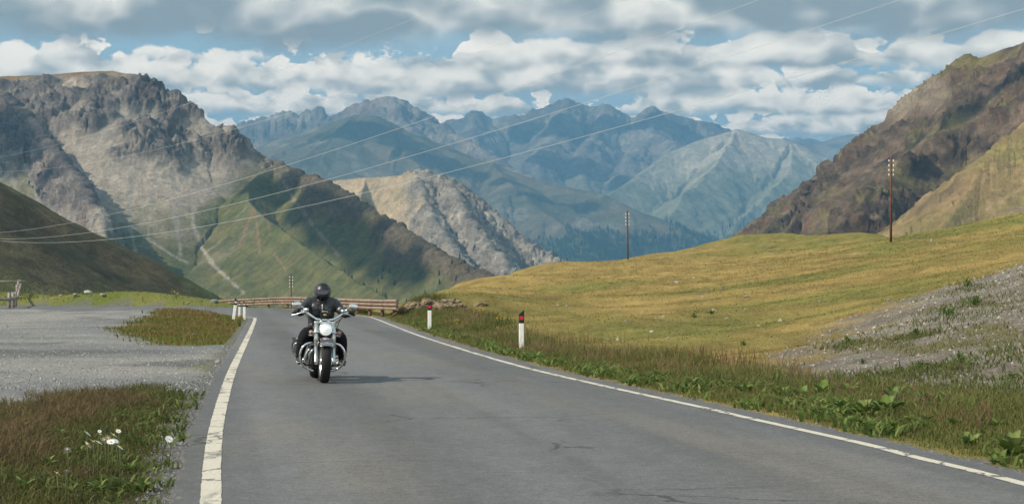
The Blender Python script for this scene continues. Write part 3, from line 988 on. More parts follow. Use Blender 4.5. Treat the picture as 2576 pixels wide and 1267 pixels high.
def build_ground():
    nu, nv = 560, 400
    u = np.linspace(-620, 3150, nu)
    v = np.concatenate([np.linspace(2.5, 10, 12, endpoint=False), 10 * (420 / 10.) ** np.linspace(0, 1, nv - 12)])
    U, D = np.meshgrid(u, v)
    X = (U - 1288) / FPX * D
    spread = sstep(14, 2.5, D)
    X = X * (1 + spread * 2.5)
    Z = ground_z(X, D)
    C = ground_colour(X, D, Z)
    P = np.stack([X, D, Z], -1).reshape(-1, 3)
    C = np.clip(C, .005, .9).reshape(-1, 3)
    F = grid_faces(nu, nv)
    lot, sc, right, rd, n1, n2 = zones(X, D)
    lf = lot.ravel()[F].mean(1); sf = sc.ravel()[F].mean(1)
    kinds = np.where(lf > .5, 1, np.where(sf > .5, 2, 0))
    for k, nm in ((0, 'ground'), (1, 'gravel_layby'), (2, 'scree_slope')):
        f = F[kinds == k]
        used, inv = np.unique(f, return_inverse=True)
        o = mesh_np(nm, P[used], inv.reshape(-1, 4), M_GROUND, smooth=True, col=C[used])
        tag(o, kind='structure')


build_ground()

# ------------------------------------------------------------------ road
def mat_asphalt():
    m, N, b = new_mat('worn_asphalt')
    pos = N.n('ShaderNodeNewGeometry').outputs['Position']
    x, y, z = N.sep(pos)
    # coordinates along and across the lane, which heads a little to the left
    ac = N.m('ADD', x, N.m('MULTIPLY', y, .15))
    big = N.noise(N.xyz(N.m('MULTIPLY', ac, .55), N.m('MULTIPLY', y, .07), 0), 1.0, 4, .6)
    med = N.noise(pos, 1.6, 5, .65)
    grit = N.noise(pos, 75.0, 3, .8)
    stone = N.sep(N.voro(pos, 95.0, 'F1', 1))[0]
    tone = N.m('ADD', N.ramp(big, .3, .7, .88, 1.12, smooth=False), N.m('MULTIPLY', N.m('SUBTRACT', med, .5), .28))
    mott = N.noise(pos, 9.0, 4, .75)
    mott2 = N.noise(N.vm('MULTIPLY', pos, (1.0, .35, 1.0)), 2.4, 5, .7)
    tone = N.m('MULTIPLY', tone, N.m('MULTIPLY', N.ramp(mott, .25, .75, .74, 1.26, smooth=False), N.ramp(mott2, .25, .75, .89, 1.11, smooth=False)))
    tone = N.m('MULTIPLY', tone, N.ramp(grit, .25, .75, .50, 1.50, smooth=False))
    tone = N.m('MULTIPLY', tone, N.ramp(stone, 0, 1, .68, 1.32, smooth=False))
    # cracks: thin lines on a warped cell pattern, only in places
    wp = N.vm('ADD', pos, N.vm('SCALE', N.noise(pos, 2.3, 4, .6, color=True), s=.55))
    ed = N.voro(wp, .38, 'DISTANCE_TO_EDGE', 0)
    place = N.ramp(N.noise(pos, .23, 2, .5), .50, .60)
    crack = N.m('MULTIPLY', N.ramp(ed, .012, .004), place)
    tone = N.m('MULTIPLY', tone, N.m('SUBTRACT', 1.0, N.m('MULTIPLY', crack, .55)))
    lane = N.noise(N.xyz(N.m('MULTIPLY', ac, 1.1), N.m('MULTIPLY', y, .012), 9), 1.0, 2, .5)
    tone = N.m('MULTIPLY', tone, N.ramp(lane, .35, .65, .86, 1.12))
    warm = N.ramp(N.noise(N.xyz(N.m('MULTIPLY', ac, .8), N.m('MULTIPLY', y, .10), 4), 1.0, 3, .5), .45, .7)
    base = N.mix(warm, (.112, .112, .113), (.134, .124, .114))
    N.put(b.inputs['Base Color'], N.vm('SCALE', base, s=tone))
    N.put(b.inputs['Roughness'], N.ramp(grit, .3, .7, .72, .9))
    b.inputs['Specular IOR Level'].default_value = .3
    bp = N.n('ShaderNodeBump')
    bp.inputs['Strength'].default_value = .55
    bp.inputs['Distance'].default_value = .012
    N.put(bp.inputs['Height'], N.m('SUBTRACT', N.m('ADD', grit, N.m('MULTIPLY', stone, .5)), N.m('MULTIPLY', crack, 1.5)))
    N.put(b.inputs['Normal'], bp.outputs[0])
    return m, N


M_ASPH, _ = mat_asphalt()


def mat_line():
    m, N, b = new_mat('worn_white_road_paint')
    pos = N.n('ShaderNodeNewGeometry').outputs['Position']
    med = N.noise(pos, 3.0, 5, .65)
    fine = N.noise(pos, 30.0, 4, .7)
    wp = N.vm('ADD', N.vm('MULTIPLY', pos, (1, .45, 1)), N.vm('SCALE', N.noise(pos, 5.0, 4, .65, color=True), s=.30))
    ed = N.voro(wp, 2.6, 'DISTANCE_TO_EDGE', 0)
    crack = N.m('MULTIPLY', N.ramp(ed, .055, .015), N.ramp(N.noise(pos, .55, 2, .5), .38, .50))
    worn = N.ramp(N.m('ADD', fine, N.m('MULTIPLY', med, .6)), .82, 1.04)
    paint = N.mix(N.ramp(med, .3, .7), (.46, .41, .33), (.57, .525, .44))
    paint = N.vm('SCALE', paint, s=N.ramp(fine, .25, .75, .85, 1.12, smooth=False))
    f = N.m('MAXIMUM', crack, N.m('MULTIPLY', worn, .75))
    N.put(b.inputs['Base Color'], N.mix(f, paint, (.09, .088, .085)))
    b.inputs['Roughness'].default_value = .75
    bp = N.n('ShaderNodeBump')
    bp.inputs['Strength'].default_value = .4
    bp.inputs['Distance'].default_value = .01
    N.put(bp.inputs['Height'], N.m('SUBTRACT', fine, f))
    N.put(b.inputs['Normal'], bp.outputs[0])
    return m


M_LINE = mat_line()
rng = np.random.RandomState(11)


def resample(P, step):
    P = np.asarray(P, float)
    d = np.concatenate([[0], np.cumsum(np.linalg.norm(np.diff(P, axis=0), axis=1))])
    s = np.arange(0, d[-1], step)
    return np.stack([np.interp(s, d, P[:, k]) for k in range(P.shape[1])], 1), s


def strip(name, left, right, z, mat, parent=None, ncross=2, thick=0.0):
    n = len(left)
    cols = []
    for k in range(ncross):
        t = k / (ncross - 1)
        cols.append(np.column_stack([left * (1 - t) + right * t, np.full(n, z)]))
    P = np.stack(cols, 1)
    if thick:
        a = P[:, :1].copy(); a[..., 2] -= thick; a[:, 0, :2] += (left - right) / np.linalg.norm(left - right, axis=1)[:, None] * .03
        c = P[:, -1:].copy(); c[..., 2] -= thick; c[:, 0, :2] += (right - left) / np.linalg.norm(left - right, axis=1)[:, None] * .03
        P = np.concatenate([a, P, c], 1)
    nc = P.shape[1]
    return mesh_np(name, P.reshape(-1, 3), grid_faces(nc, n), mat, parent)


def build_road():
    n = 1600
    def par(P, m):
        d = np.concatenate([[0], np.cumsum(np.linalg.norm(np.diff(P, axis=0), axis=1))])
        # parametrise by the control index so that both sides stay paired through the bend
        s = np.linspace(0, d[-1], m)
        return np.stack([np.interp(s, d, P[:, k]) for k in range(2)], 1)
    # pair the two sides by Y up to the bend, then by length
    ys = np.concatenate([np.linspace(-8, 30, 900), np.linspace(30.05, 80, 600)])
    L1 = np.stack([np.interp(ys, ROAD_L[:120, 1], ROAD_L[:120, 0]), ys], 1)
    R1 = np.stack([np.interp(ys, ROAD_R[:120, 1], ROAD_R[:120, 0]), ys], 1)
    iL = ROAD_L[ROAD_L[:, 1] > 80]; iR = ROAD_R[ROAD_R[:, 1] > 80]
    L2, R2 = par(iL, 160), par(iR, 160)
    L = np.concatenate([L1, L2]); R = np.concatenate([R1, R2])
    # broken asphalt edge
    jl = fbm(L[:, 0] / .5, L[:, 1] / .5, 2.0, 4) * .12; jr = fbm(R[:, 0] / .5, R[:, 1] / .5, 5.0, 4) * .12
    L = L + np.stack([jl, 0 * jl], 1); R = R + np.stack([jr, 0 * jr], 1)
    road = strip('road', L, R, 0.0, M_ASPH, ncross=6, thick=.06)
    tag(road, kind='structure')
    for nm, C, w in (('edge_line', LL, .145), ('edge_line', RR, .115)):
        Q, s = resample(C, .06)
        T = np.gradient(Q, axis=0); T /= np.linalg.norm(T, axis=1)[:, None]
        Nn = np.stack([T[:, 1], -T[:, 0]], 1)
        e1 = fbm(s / .35, 1.1, 2.2 + w, 4) * .012; e2 = fbm(s / .35, 7.1, 2.2 + w, 4) * .012
        o = strip(nm, Q - Nn * (w / 2 + e1)[:, None], Q + Nn * (w / 2 + e2)[:, None], .004, M_LINE, road)
    return road


ROAD = build_road()


# ------------------------------------------------------------------ ray to the ground
def hit(px, py, d0=6.0, d1=330.0):
    ds = d0 * (d1 / d0) ** np.linspace(0, 1, 500)
    a, b = at(px, py, 1.0), at(px, py, 2.0)
    dx, dz = b.x - a.x, b.z - a.z
    X = dx * ds
    Z = CAM_H + dz * ds
    g = ground_z(X, ds)
    k = np.argmax(Z < g)
    if not (Z < g).any():
        k = len(ds) - 1
    return Vector((X[k], ds[k], g[k]))


def gz(x, y):
    return float(ground_z(np.array([x]), np.array([y]))[0])


def tube_mesh(name, pts, rad, sides=6, mat=None, cap=True):
    """Round tube through points; rad may be a list."""
    P = [Vector(p) for p in pts]
    n = len(P)
    R = rad if isinstance(rad, (list, tuple, np.ndarray)) else [rad] * n
    V = []; F = []
    prev = None
    for i in range(n):
        t = (P[min(i + 1, n - 1)] - P[max(i - 1, 0)]).normalized()
        ref = prev if prev is not None else (Vector((0, 0, 1)) if abs(t.z) < .9 else Vector((1, 0, 0)))
        s = t.cross(ref)
        if s.length < 1e-5:
            s = t.cross(Vector((0, 1, 0)))
        s.normalize()
        u = s.cross(t).normalized()
        prev = u
        for k in range(sides):
            a = 2 * math.pi * k / sides
            V.append(P[i] + s * math.cos(a) * R[i] + u * math.sin(a) * R[i])
    for i in range(n - 1):
        for k in range(sides):
            a = i * sides + k; b = i * sides + (k + 1) % sides
            F.append((a, b, b + sides, a + sides))
    me = bpy.data.meshes.new(name)
    if cap:
        F.append(tuple(range(sides))[::-1]); F.append(tuple(range((n - 1) * sides, n * sides)))
    me.from_pydata([tuple(v) for v in V], [], F)
    for p in me.polygons:
        p.use_smooth = len(p.vertices) == 4
    if mat: me.materials.append(mat)
    return me


# ------------------------------------------------------------------ grass as blades
def mat_foliage(name, var=.25, trans=.35, scale=3.0):
    m = bpy.data.materials.new(name)
    m.use_nodes = True
    t = m.node_tree
    for nd in list(t.nodes):
        t.nodes.remove(nd)
    N = NT(t)
    out = N.n('ShaderNodeOutputMaterial')
    ca = N.n('ShaderNodeVertexColor'); ca.layer_name = 'Col'
    pos = N.n('ShaderNodeNewGeometry').outputs['Position']
    f = N.ramp(N.noise(pos, scale, 4, .6), .3, .7, 1 - var, 1 + var, smooth=False)
    c = N.vm('SCALE', ca.outputs[0], s=f)
    d = N.n('ShaderNodeBsdfPrincipled')
    N.put(d.inputs['Base Color'], c)
    d.inputs['Roughness'].default_value = .75
    d.inputs['Specular IOR Level'].default_value = .2
    tr = N.n('ShaderNodeBsdfTranslucent')
    N.put(tr.inputs['Color'], c)
    mx = N.n('ShaderNodeMixShader')
    mx.inputs[0].default_value = trans
    t.links.new(d.outputs[0], mx.inputs[1]); t.links.new(tr.outputs[0], mx.inputs[2])
    t.links.new(mx.outputs[0], out.inputs['Surface'])
    return m


M_BLADE = mat_foliage('grass_blades')
M_LEAF = mat_foliage('broad_leaves', .2, .3, 14.0)


def blades(name, P, H, W, lean, col, tipcol=None, seed=1, bend=.35):
    r = np.random.RandomState(seed)
    n = len(P)
    ang = r.uniform(0, 2 * np.pi, n)
    la = r.uniform(0, 2 * np.pi, n)
    side = np.stack([np.cos(ang), np.sin(ang), np.zeros(n)], 1)
    ld = np.stack([np.cos(la), np.sin(la), np.zeros(n)], 1)
    up = np.array([0, 0, 1.0])
    H = np.asarray(H).reshape(-1, 1) * np.ones((n, 1)); W = np.asarray(W).reshape(-1, 1) * np.ones((n, 1))
    L = np.asarray(lean).reshape(-1, 1) * np.ones((n, 1))
    mid = P + up * H * .58 + ld * H * L * .45
    tip = P + up * H * (1 - .25 * L) + ld * H * L * (1 + bend)
    base = P - up * .02
    V = np.stack([base - side * W / 2, base + side * W / 2, mid - side * W * .38, mid + side * W * .38, tip], 1).reshape(-1, 3)
    i = np.arange(n)[:, None] * 5
    Q = i + np.array([0, 1, 3, 2]); T = i + np.array([2, 3, 4])
    tc = col if tipcol is None else tipcol
    C = np.stack([col * .85, col * .85, lerp(col, tc, .5), lerp(col, tc, .5), tc], 1).reshape(-1, 3)
    o = mesh_np(name, V, [Q, T], M_BLADE, smooth=False, col=np.clip(C, .004, .9))
    return o


def scatter(n, xr, yr, r, powy=1.0):
    X = r.uniform(xr[0], xr[1], n)
    Y = yr[0] + (yr[1] - yr[0]) * r.uniform(0, 1, n) ** powy
    return X, Y


def with_z(X, Y):
    return np.stack([X, Y, ground_z(X, Y)], 1)


def grass_all():
    r = np.random.RandomState(5)
    jit = lambda n, a: (1 + r.uniform(-a, a, n))[:, None]
    # --- lower left patch: rusty dry grass with green undergrowth
    n = 150000
    X, Y = scatter(n, (-9.5, -1.0), (9.5, 29), r, 1.35)
    vis = (X / Y > -0.30) & (X / Y < -.12)
    X, Y = X[vis], Y[vis]
    lot, sc, right, rd, n1, n2 = zones(X, Y)
    den = (1 - lot) * sstep(-.02, .36, rd + n2 * .30 + n1 * .15) * (~right)
    k = r.uniform(0, 1, len(X)) < den
    X, Y, n1, n2, rd = X[k], Y[k], n1[k], n2[k], rd[k]
    g = sstep(-.15, .25, fbm(X / 1.5, Y / 2.2, 21.1, 3) + sstep(15.5, 12, Y) * .28 + sstep(1.5, .5, rd) * .30 - .10)
    col = mixc(mixc(c3(.100, .066, .036), c3(.165, .118, .062), r.uniform(0, 1, len(X))), mixc(c3(.055, .068, .018), c3(.105, .115, .030), r.uniform(0, 1, len(X))), np.clip(g * .8 + .05 + r.normal(0, .28, len(X)), 0, 1))
    hgt = (r.uniform(.04, .14, len(X)) + .09 * (1 - g) * r.uniform(0, 1, len(X)) ** 2) * sstep(.05, .9, rd)
    o = blades('verge_grass', with_z(X, Y), hgt, r.uniform(.005, .013, len(X)), r.uniform(.2, 1.0, len(X)), col, col * 1.15, 3)
    tag(o, 'rusty brown and green grass filling the patch in the lower left corner', 'grass', kind='stuff')
    # --- right verge strip
    n = 230000
    Y = 11 + (86 - 11) * r.uniform(0, 1, n) ** 1.9
    off = r.uniform(.2, 3.4, n) ** 1.0
    X = np.interp(Y, ROAD_R[:, 1], ROAD_R[:, 0]) + off
    wz = sstep(3.4, 1.0, off + fbm(X / .9, Y / .9, 33.1, 3) * 1.1) * sstep(.15, .6, off + fbm(X / .5, Y / .5, 3.1, 3) * .35)
    k = (r.uniform(0, 1, n) < wz) & (X / Y < .31)
    X, Y, off = X[k], Y[k], off[k]
    m = len(X)
    dry = sstep(-.2, .3, fbm(X / 1.8, Y / 3.5, 9.1, 3) + sstep(22, 34, Y) * .15 - .22 - sstep(1.2, .4, off) * .3)
    dry = np.clip(dry + r.normal(0, .2, m), 0, 1)
    col = mixc(mixc(c3(.070, .105, .022), c3(.135, .160, .040), r.uniform(0, 1, m)), mixc(c3(.27, .21, .095), c3(.17, .115, .06), r.uniform(0, 1, m)), dry)
    tall = sstep(.0, .45, fbm(X / 1.3, Y / 2.0, 17.7, 3) + .12)
    hgt = (r.uniform(.08, .20, m) + (.05 + .26 * r.uniform(0, 1, m)) * tall * sstep(24, 32, Y)) * sstep(.15, .9, off)
    hgt = np.maximum(hgt * (.7 + .3 * sstep(.8, 1.6, off)), .04)
    o = blades('verge_grass', with_z(X, Y), hgt, .006 + .00022 * Y, r.uniform(.1, .55, m), col, mixc(col, c3(.24, .17, .09), r.uniform(0, .6, m)), 4)
    tag(o, 'long green and straw-coloured grass along the right road edge', 'grass', kind='stuff')
    # low broad-leaved weeds mixed into both verges
    n = 42000
    Y = 11 + (70 - 11) * r.uniform(0, 1, n) ** 2.0
    off = r.uniform(.15, 2.6, n)
    X = np.interp(Y, ROAD_R[:, 1], ROAD_R[:, 0]) + off
    w = sstep(-.10, .30, fbm(X / .8, Y / 1.4, 61.1, 3)) * sstep(2.6, .9, off) * sstep(.1, .5, off)
    k = (r.uniform(0, 1, n) < w) & (X / Y < .31)
    X, Y = X[k], Y[k]; m = len(X)
    col = mixc(c3(.085, .135, .03), c3(.17, .20, .06), r.uniform(0, 1, m) ** 1.5)
    o = blades('verge_weeds', with_z(X, Y), r.uniform(.08, .20, m), r.uniform(.028, .06, m), r.uniform(.5, 1.3, m), col, col * 1.1, 31, .2)
    tag(o, 'low broad-leaved weeds mixed into the grass beside the right white line', 'weeds', kind='stuff')
    n = 14000
    X = r.uniform(-7, -1.4, n); Y = 10 + 16 * r.uniform(0, 1, n) ** 1.4
    lot, sc, right, rd, n1, n2 = zones(X, Y)
    w = (1 - lot) * sstep(-.05, .3, rd) * sstep(.0, .35, fbm(X / .7, Y / 1.0, 71.1, 3) + sstep(1.2, .3, rd) * .25) * (~right)
    k = r.uniform(0, 1, n) < w
    X, Y = X[k], Y[k]; m = len(X)
    col = mixc(c3(.06, .09, .022), c3(.13, .15, .045), r.uniform(0, 1, m))
    o = blades('verge_weeds', with_z(X, Y), r.uniform(.05, .13, m), r.uniform(.02, .045, m), r.uniform(.5, 1.3, m), col, col * 1.1, 32, .2)
    tag(o, 'low green weeds creeping over the gravel edge of the lower left patch', 'weeds', kind='stuff')
    # grass around the thistles on the scree
    X = []; Y = []
    for px, py, sp in [(2305, 850, .6), (2395, 800, 1.2), (2440, 765, 1.2), (2440, 730, 1.0), (2318, 938, .9), (2260, 945, .9), (2412, 922, .8), (2135, 870, .6), (2500, 1000, 1.2), (2545, 965, 1.1), (2470, 1010, 1.0), (2180, 960, .8), (2380, 985, 1.0), (2560, 880, .8)]:
        p = hit(px, py)
        q = 380
        X.append(p.x + r.normal(0, sp * .55, q)); Y.append(p.y + r.normal(0, sp * .9, q))
    X = np.concatenate(X); Y = np.concatenate(Y); m = len(X)
    col = mixc(c3(.075, .105, .028), c3(.14, .135, .05), r.uniform(0, 1, m))
    o = blades('scree_grass', with_z(X, Y), r.uniform(.04, .14, m), r.uniform(.012, .026, m), r.uniform(.3, 1.0, m), col, col * 1.1, 33)
    tag(o, 'green grass patches growing around the thistles on the scree', 'grass', kind='stuff')
    # reddish seed heads further up the verge
    n = 7000
    X = r.uniform(-3, 9.5, n); Y = r.uniform(26, 52, n)
    offs = X - np.interp(Y, ROAD_R[:, 1], ROAD_R[:, 0])
    w = sstep(.8, 1.8, offs) * sstep(5.2, 2.6, offs + fbm(X / 2, Y / 3, 4.4, 3) * 2.5) * (1 - zones(X, Y)[1]) * .8
    k = r.uniform(0, 1, n) < w
    X, Y = X[k], Y[k]; m = len(X)
    col = mixc(c3(.16, .075, .045), c3(.13, .085, .045), r.uniform(0, 1, m))
    o = blades('seed_grass', with_z(X, Y), r.uniform(.22, .48, m), .011, r.uniform(.05, .35, m), col, col * 1.2, 8)
    tag(o, 'thin reddish seed heads above the right verge', 'grass', kind='stuff')
    # --- short turf of the hillside
    n = 100000
    Y = 17 * (300 / 17.) ** (r.uniform(0, 1, n) ** .85)
    X = np.interp(Y, RR[:, 1], RR[:, 0]) * 0 + Y * r.uniform(-.075, .30, n)
    lot, sc, right, rd, n1, n2 = zones(X, Y)
    e = poly_sd(X, Y, LAND)
    k = right & (rd > 1.0) & (r.uniform(0, 1, n) < (1 - sc) * sstep(1.0, -1.0, e))
    X, Y, n1, n2 = X[k], Y[k], n1[k], n2[k]
    m = len(X)
    col = turf_colour(X, Y, n1, n2) * jit(m, .28)
    s = np.clip(Y / 45., .75, 4.0)
    o = blades('meadow_grass', with_z(X, Y), r.uniform(.012, .034, m) * s ** .8, r.uniform(.012, .03, m) * s, r.uniform(.3, 1.0, m), col, col * 1.12, 9)
    tag(o, 'short golden green turf covering the hillside right of the road', 'grass', kind='stuff')
    # --- left knoll, lip behind the lay-by
    n = 110000
    X = r.uniform(-46, -8, n); Y = r.uniform(42, 148, n)
    kn = r.uniform(0, 1, n) < .55
    X = np.where(kn, r.uniform(-21, -7, n), X); Y = np.where(kn, r.uniform(44, 100, n), Y)
    lot, sc, right, rd, n1, n2 = zones(X, Y)
    e = poly_sd(X, Y, LAND)
    k = (~right) & (rd > .25) & (r.uniform(0, 1, n) < (1 - lot) * sstep(1.0, -.5, e)) & (X / Y > -.33) & (rd > 0)
    X, Y, n1, n2 = X[k], Y[k], n1[k], n2[k]
    m = len(X)
    far = sstep(92, 110, Y)
    g = sstep(-.25, .25, fbm(X / 2.5, Y / 2.5, 41.1, 3) + far * .12)
    col = mixc(mixc(c3(.165, .100, .045), c3(.20, .15, .06), r.uniform(0, 1, m)), mixc(c3(.085, .105, .022), c3(.16, .165, .03), r.uniform(0, 1, m)), g)
    o = blades('meadow_grass', with_z(X, Y), r.uniform(.06, .17, m), r.uniform(.02, .05, m) * np.clip(Y / 80, .7, 1.6), r.uniform(.2, .7, m), col, col * 1.1, 12)
    tag(o, 'low green and rust grass on the knoll beside the gravel lay-by', 'grass', kind='stuff')
    # sparse tufts in the scree
    n = 60000
    X = r.uniform(2, 22, n); Y = r.uniform(18, 62, n)
    lot, sc, right, rd, n1, n2 = zones(X, Y)
    w = sc * sstep(-.05, .26, fbm(X / 1.2, Y / 3.2, 17.3, 4) - .06 * sstep(30, 45, Y) + .14 * sstep(27, 22, Y)) * (X / Y < .32)
    k = r.uniform(0, 1, n) < w
    X, Y = X[k], Y[k]; m = len(X)
    col = mixc(c3(.10, .11, .03), c3(.14, .095, .04), r.uniform(0, 1, m))
    o = blades('tuft_grass', with_z(X, Y), r.uniform(.03, .10, m), r.uniform(.010, .02, m), r.uniform(.3, .9, m), col, None, 14)
    tag(o, 'sparse dull green tufts growing in the grey scree', 'grass', kind='stuff')


grass_all()

# ------------------------------------------------------------------ stones
M_STONE = simple_mat('pale_stone', (.34, .32, .29), .9, spec=.2, var=.3, vscale=9, bump=.5, bscale=30)
M_STONE2 = simple_mat('blue_grey_stone', (.21, .22, .23), .9, spec=.2, var=.3, vscale=9, bump=.5, bscale=30)
M_CRAG = simple_mat('brown_schist', (.19, .145, .095), .92, spec=.15, var=.45, vscale=3.0, bump=.9, bscale=16)


def rock_mesh(name, seed, sub=2, flatn=1.0, strata=0.0, rough=.35):
    bm = bmesh.new()
    bmesh.ops.create_icosphere(bm, subdivisions=sub, radius=1.0)
    r = np.random.RandomState(seed)
    co = np.array([v.co[:] for v in bm.verts])
    # cut by random planes to make facets
    for k in range(9):
        nv = r.normal(size=3); nv /= np.linalg.norm(nv)
        d = r.uniform(.55, .85)
        s = co @ nv - d
        co = co - np.outer(np.maximum(s, 0), nv) * .92
    n = fbm(co[:, 0] * 1.7 + seed, co[:, 1] * 1.7, co[:, 2] * 1.7, 4, .55, ridged=strata > 0)
    co = co * (1 + rough * n)[:, None]
    if strata:
        q = co[:, 2] * .8 + co[:, 0] * .55
        st = np.round(q * strata) / strata
        co[:, 0] += (noise3(st * 7.1 + seed, 1.1, 2.2)) * .20
        co[:, 1] += (noise3(st * 7.1 + seed, 5.1, 2.2)) * .20
    co[:, 2] *= flatn
    for v, c in zip(bm.verts, co):
        v.co = c
    me = bpy.data.meshes.new(name)
    bm.to_mesh(me); bm.free()
    return me


STONES = [rock_mesh('stone_mesh', 20 + k, 2, .55, 0, .25) for k in range(5)]
for k, me in enumerate(STONES):
    me.materials.append(M_STONE if k < 3 else M_STONE2)

STONE_SPOTS = [  # px, py, size in px, label
    (1768, 748, 10, 'small pale stone on the hillside above the striped posts'), (1935, 632, 9, 'flat pale stone on the golden brow left of the right pole'), (1878, 748, 13, 'upright grey boulder standing out of the green turf in mid hillside'),
    (2152, 640, 8, 'pale stone in the turf left of the right pole foot'), (2037, 862, 9, 'white stone at the foot of the meadow near the dark thistle'), (2235, 758, 11, 'grey slab on the upper edge of the scree'),
    (2045, 924, 15, 'bluish flat slab at the lower tip of the scree'), (2130, 947, 14, 'largest pale rounded stone at the scree foot'), (2078, 942, 10, 'pale stone left of the largest scree-foot stone'), (2180, 922, 10, 'light slab lying higher than the largest scree-foot stone'),
    (2010, 988, 9, 'low grey stone behind the leafy verge plants'), (2252, 905, 11, 'pale lump in the middle of the scree'), (2330, 900, 9, 'small light stone in the scree beneath the big thistle'), (2428, 998, 13, 'blue-grey stone among grass at the right scree foot'),
    (2384, 820, 9, 'small pale stone high in the scree'), (2505, 880, 10, 'pale stone near the right picture edge in the scree'), (2470, 905, 10, 'grey stone right of the big scree thistle'), (2360, 850, 8, 'tiny stone between two thistles in the scree'),
    (2540, 1010, 12, 'rounded stone low at the right picture edge'), (2470, 1070, 14, 'white stone in brown grass at the right edge'), (2520, 1064, 9, 'small white stone next to the right-edge white stone'), (2410, 1010, 10, 'pinkish stone below the blue-grey scree-foot stone'),
    (2320, 728, 9, 'slate stone on the upper right scree rim'), (2536, 702, 14, 'dark slate block near the top of the scree'), (2450, 700, 8, 'pale stone on the turf rim above the scree'), (2160, 985, 8, 'light pebble behind the tall red stems'),
    (1530, 855, 8, 'pale stone in the meadow right of the near striped post'), (1640, 836, 14, 'flat white slab in the meadow centre'), (1575, 808, 8, 'small white stone in the meadow above the flat slab'), (1560, 780, 7, 'tiny pale stone in the golden slope'),
    (1425, 770, 9, 'thin pale slab on the golden slope'), (1702, 712, 15, 'row stone beside the dry gully on the hillside'), (1745, 700, 9, 'stone at the upper end of the dry gully'), (1365, 702, 10, 'pale flat stone just below the left brow'),
    (485, 846, 22, 'flat grey stone in the grass patch beside the lay-by'), (553, 854, 11, 'bluish stone on the road side of the grass patch'), (548, 912, 16, 'half-buried pale stone at the crumbled road edge'), (562, 935, 14, 'broken asphalt lump beside the left white line'),
    (136, 958, 8, 'small dark stone left on the gravel lay-by'), (184, 955, 8, 'dark stone right of its twin on the gravel lay-by'), (152, 748, 9, 'small white stone in the green strip behind the lay-by'), (188, 750, 16, 'long white stone in the green strip behind the lay-by'),
    (222, 747, 24, 'longest white slab in the green strip behind the lay-by'), (258, 746, 12, 'right-hand white stone in the green strip behind the lay-by'), (471, 770, 10, 'pale stone on the knoll behind the lay-by'), (540, 762, 22, 'dark rock showing near the crest of the knoll'),
]


def place_stones():
    r = random.Random(4)
    for k, (px, py, s, lab) in enumerate(STONE_SPOTS):
        p = hit(px, py)
        w = s / FPX * p.y
        me = STONES[3 + k % 2] if any(q in lab for q in ('blue', 'dark', 'slate', 'grey', 'asphalt')) else STONES[k % 3]
        o = link_obj('stone', me, None, (p.x, p.y, p.z + w * .10), (r.uniform(-.15, .15), r.uniform(-.15, .15), r.uniform(0, 6)), (w * .60, w * .52, w * r.uniform(.38, .6)))
        tag(o, lab, 'stone', 'stones lying on the slopes')


place_stones()


def pebbles(name, X, Y, S, cols, label, seed):
    """Small loose stones: one mesh of squashed octahedra."""
    r = np.random.RandomState(seed)
    n = len(X)
    Z = ground_z(X, Y)
    base = np.array([(1, 0, -.3), (0, 1, -.3), (-1, 0, -.3), (0, -1, -.3), (.15, .1, .75)], float)
    ang = r.uniform(0, 6.28, n)
    V = base[None] * (1 + r.uniform(-.35, .35, (n, 5, 1)))
    ca, sa = np.cos(ang)[:, None], np.sin(ang)[:, None]
    x = V[..., 0] * ca - V[..., 1] * sa * .7; y = V[..., 0] * sa + V[..., 1] * ca * .7
    V = np.stack([x, y, V[..., 2] * .8 + .2], -1) * S[:, None, None] + np.stack([X, Y, Z], -1)[:, None]
    f = np.array([(0, 1, 4), (1, 2, 4), (2, 3, 4), (3, 0, 4)])
    F = (np.arange(n)[:, None, None] * 5 + f[None]).reshape(-1, 3)
    C = np.repeat(cols, 5, 0)
    m = bpy.data.materials.get('pebbles')
    if m is None:
        m, N, b = new_mat('pebbles')
        ca_ = N.n('ShaderNodeVertexColor'); ca_.layer_name = 'Col'
        pos = N.n('ShaderNodeNewGeometry').outputs['Position']
        N.put(b.inputs['Base Color'], N.vm('SCALE', ca_.outputs[0], s=N.ramp(N.noise(pos, 20, 4, .6), .3, .7, .75, 1.25, smooth=False)))
    o = mesh_np(name, V.reshape(-1, 3), F, m, col=np.clip(C, .01, .9))
    tag(o, label, 'gravel', kind='stuff')


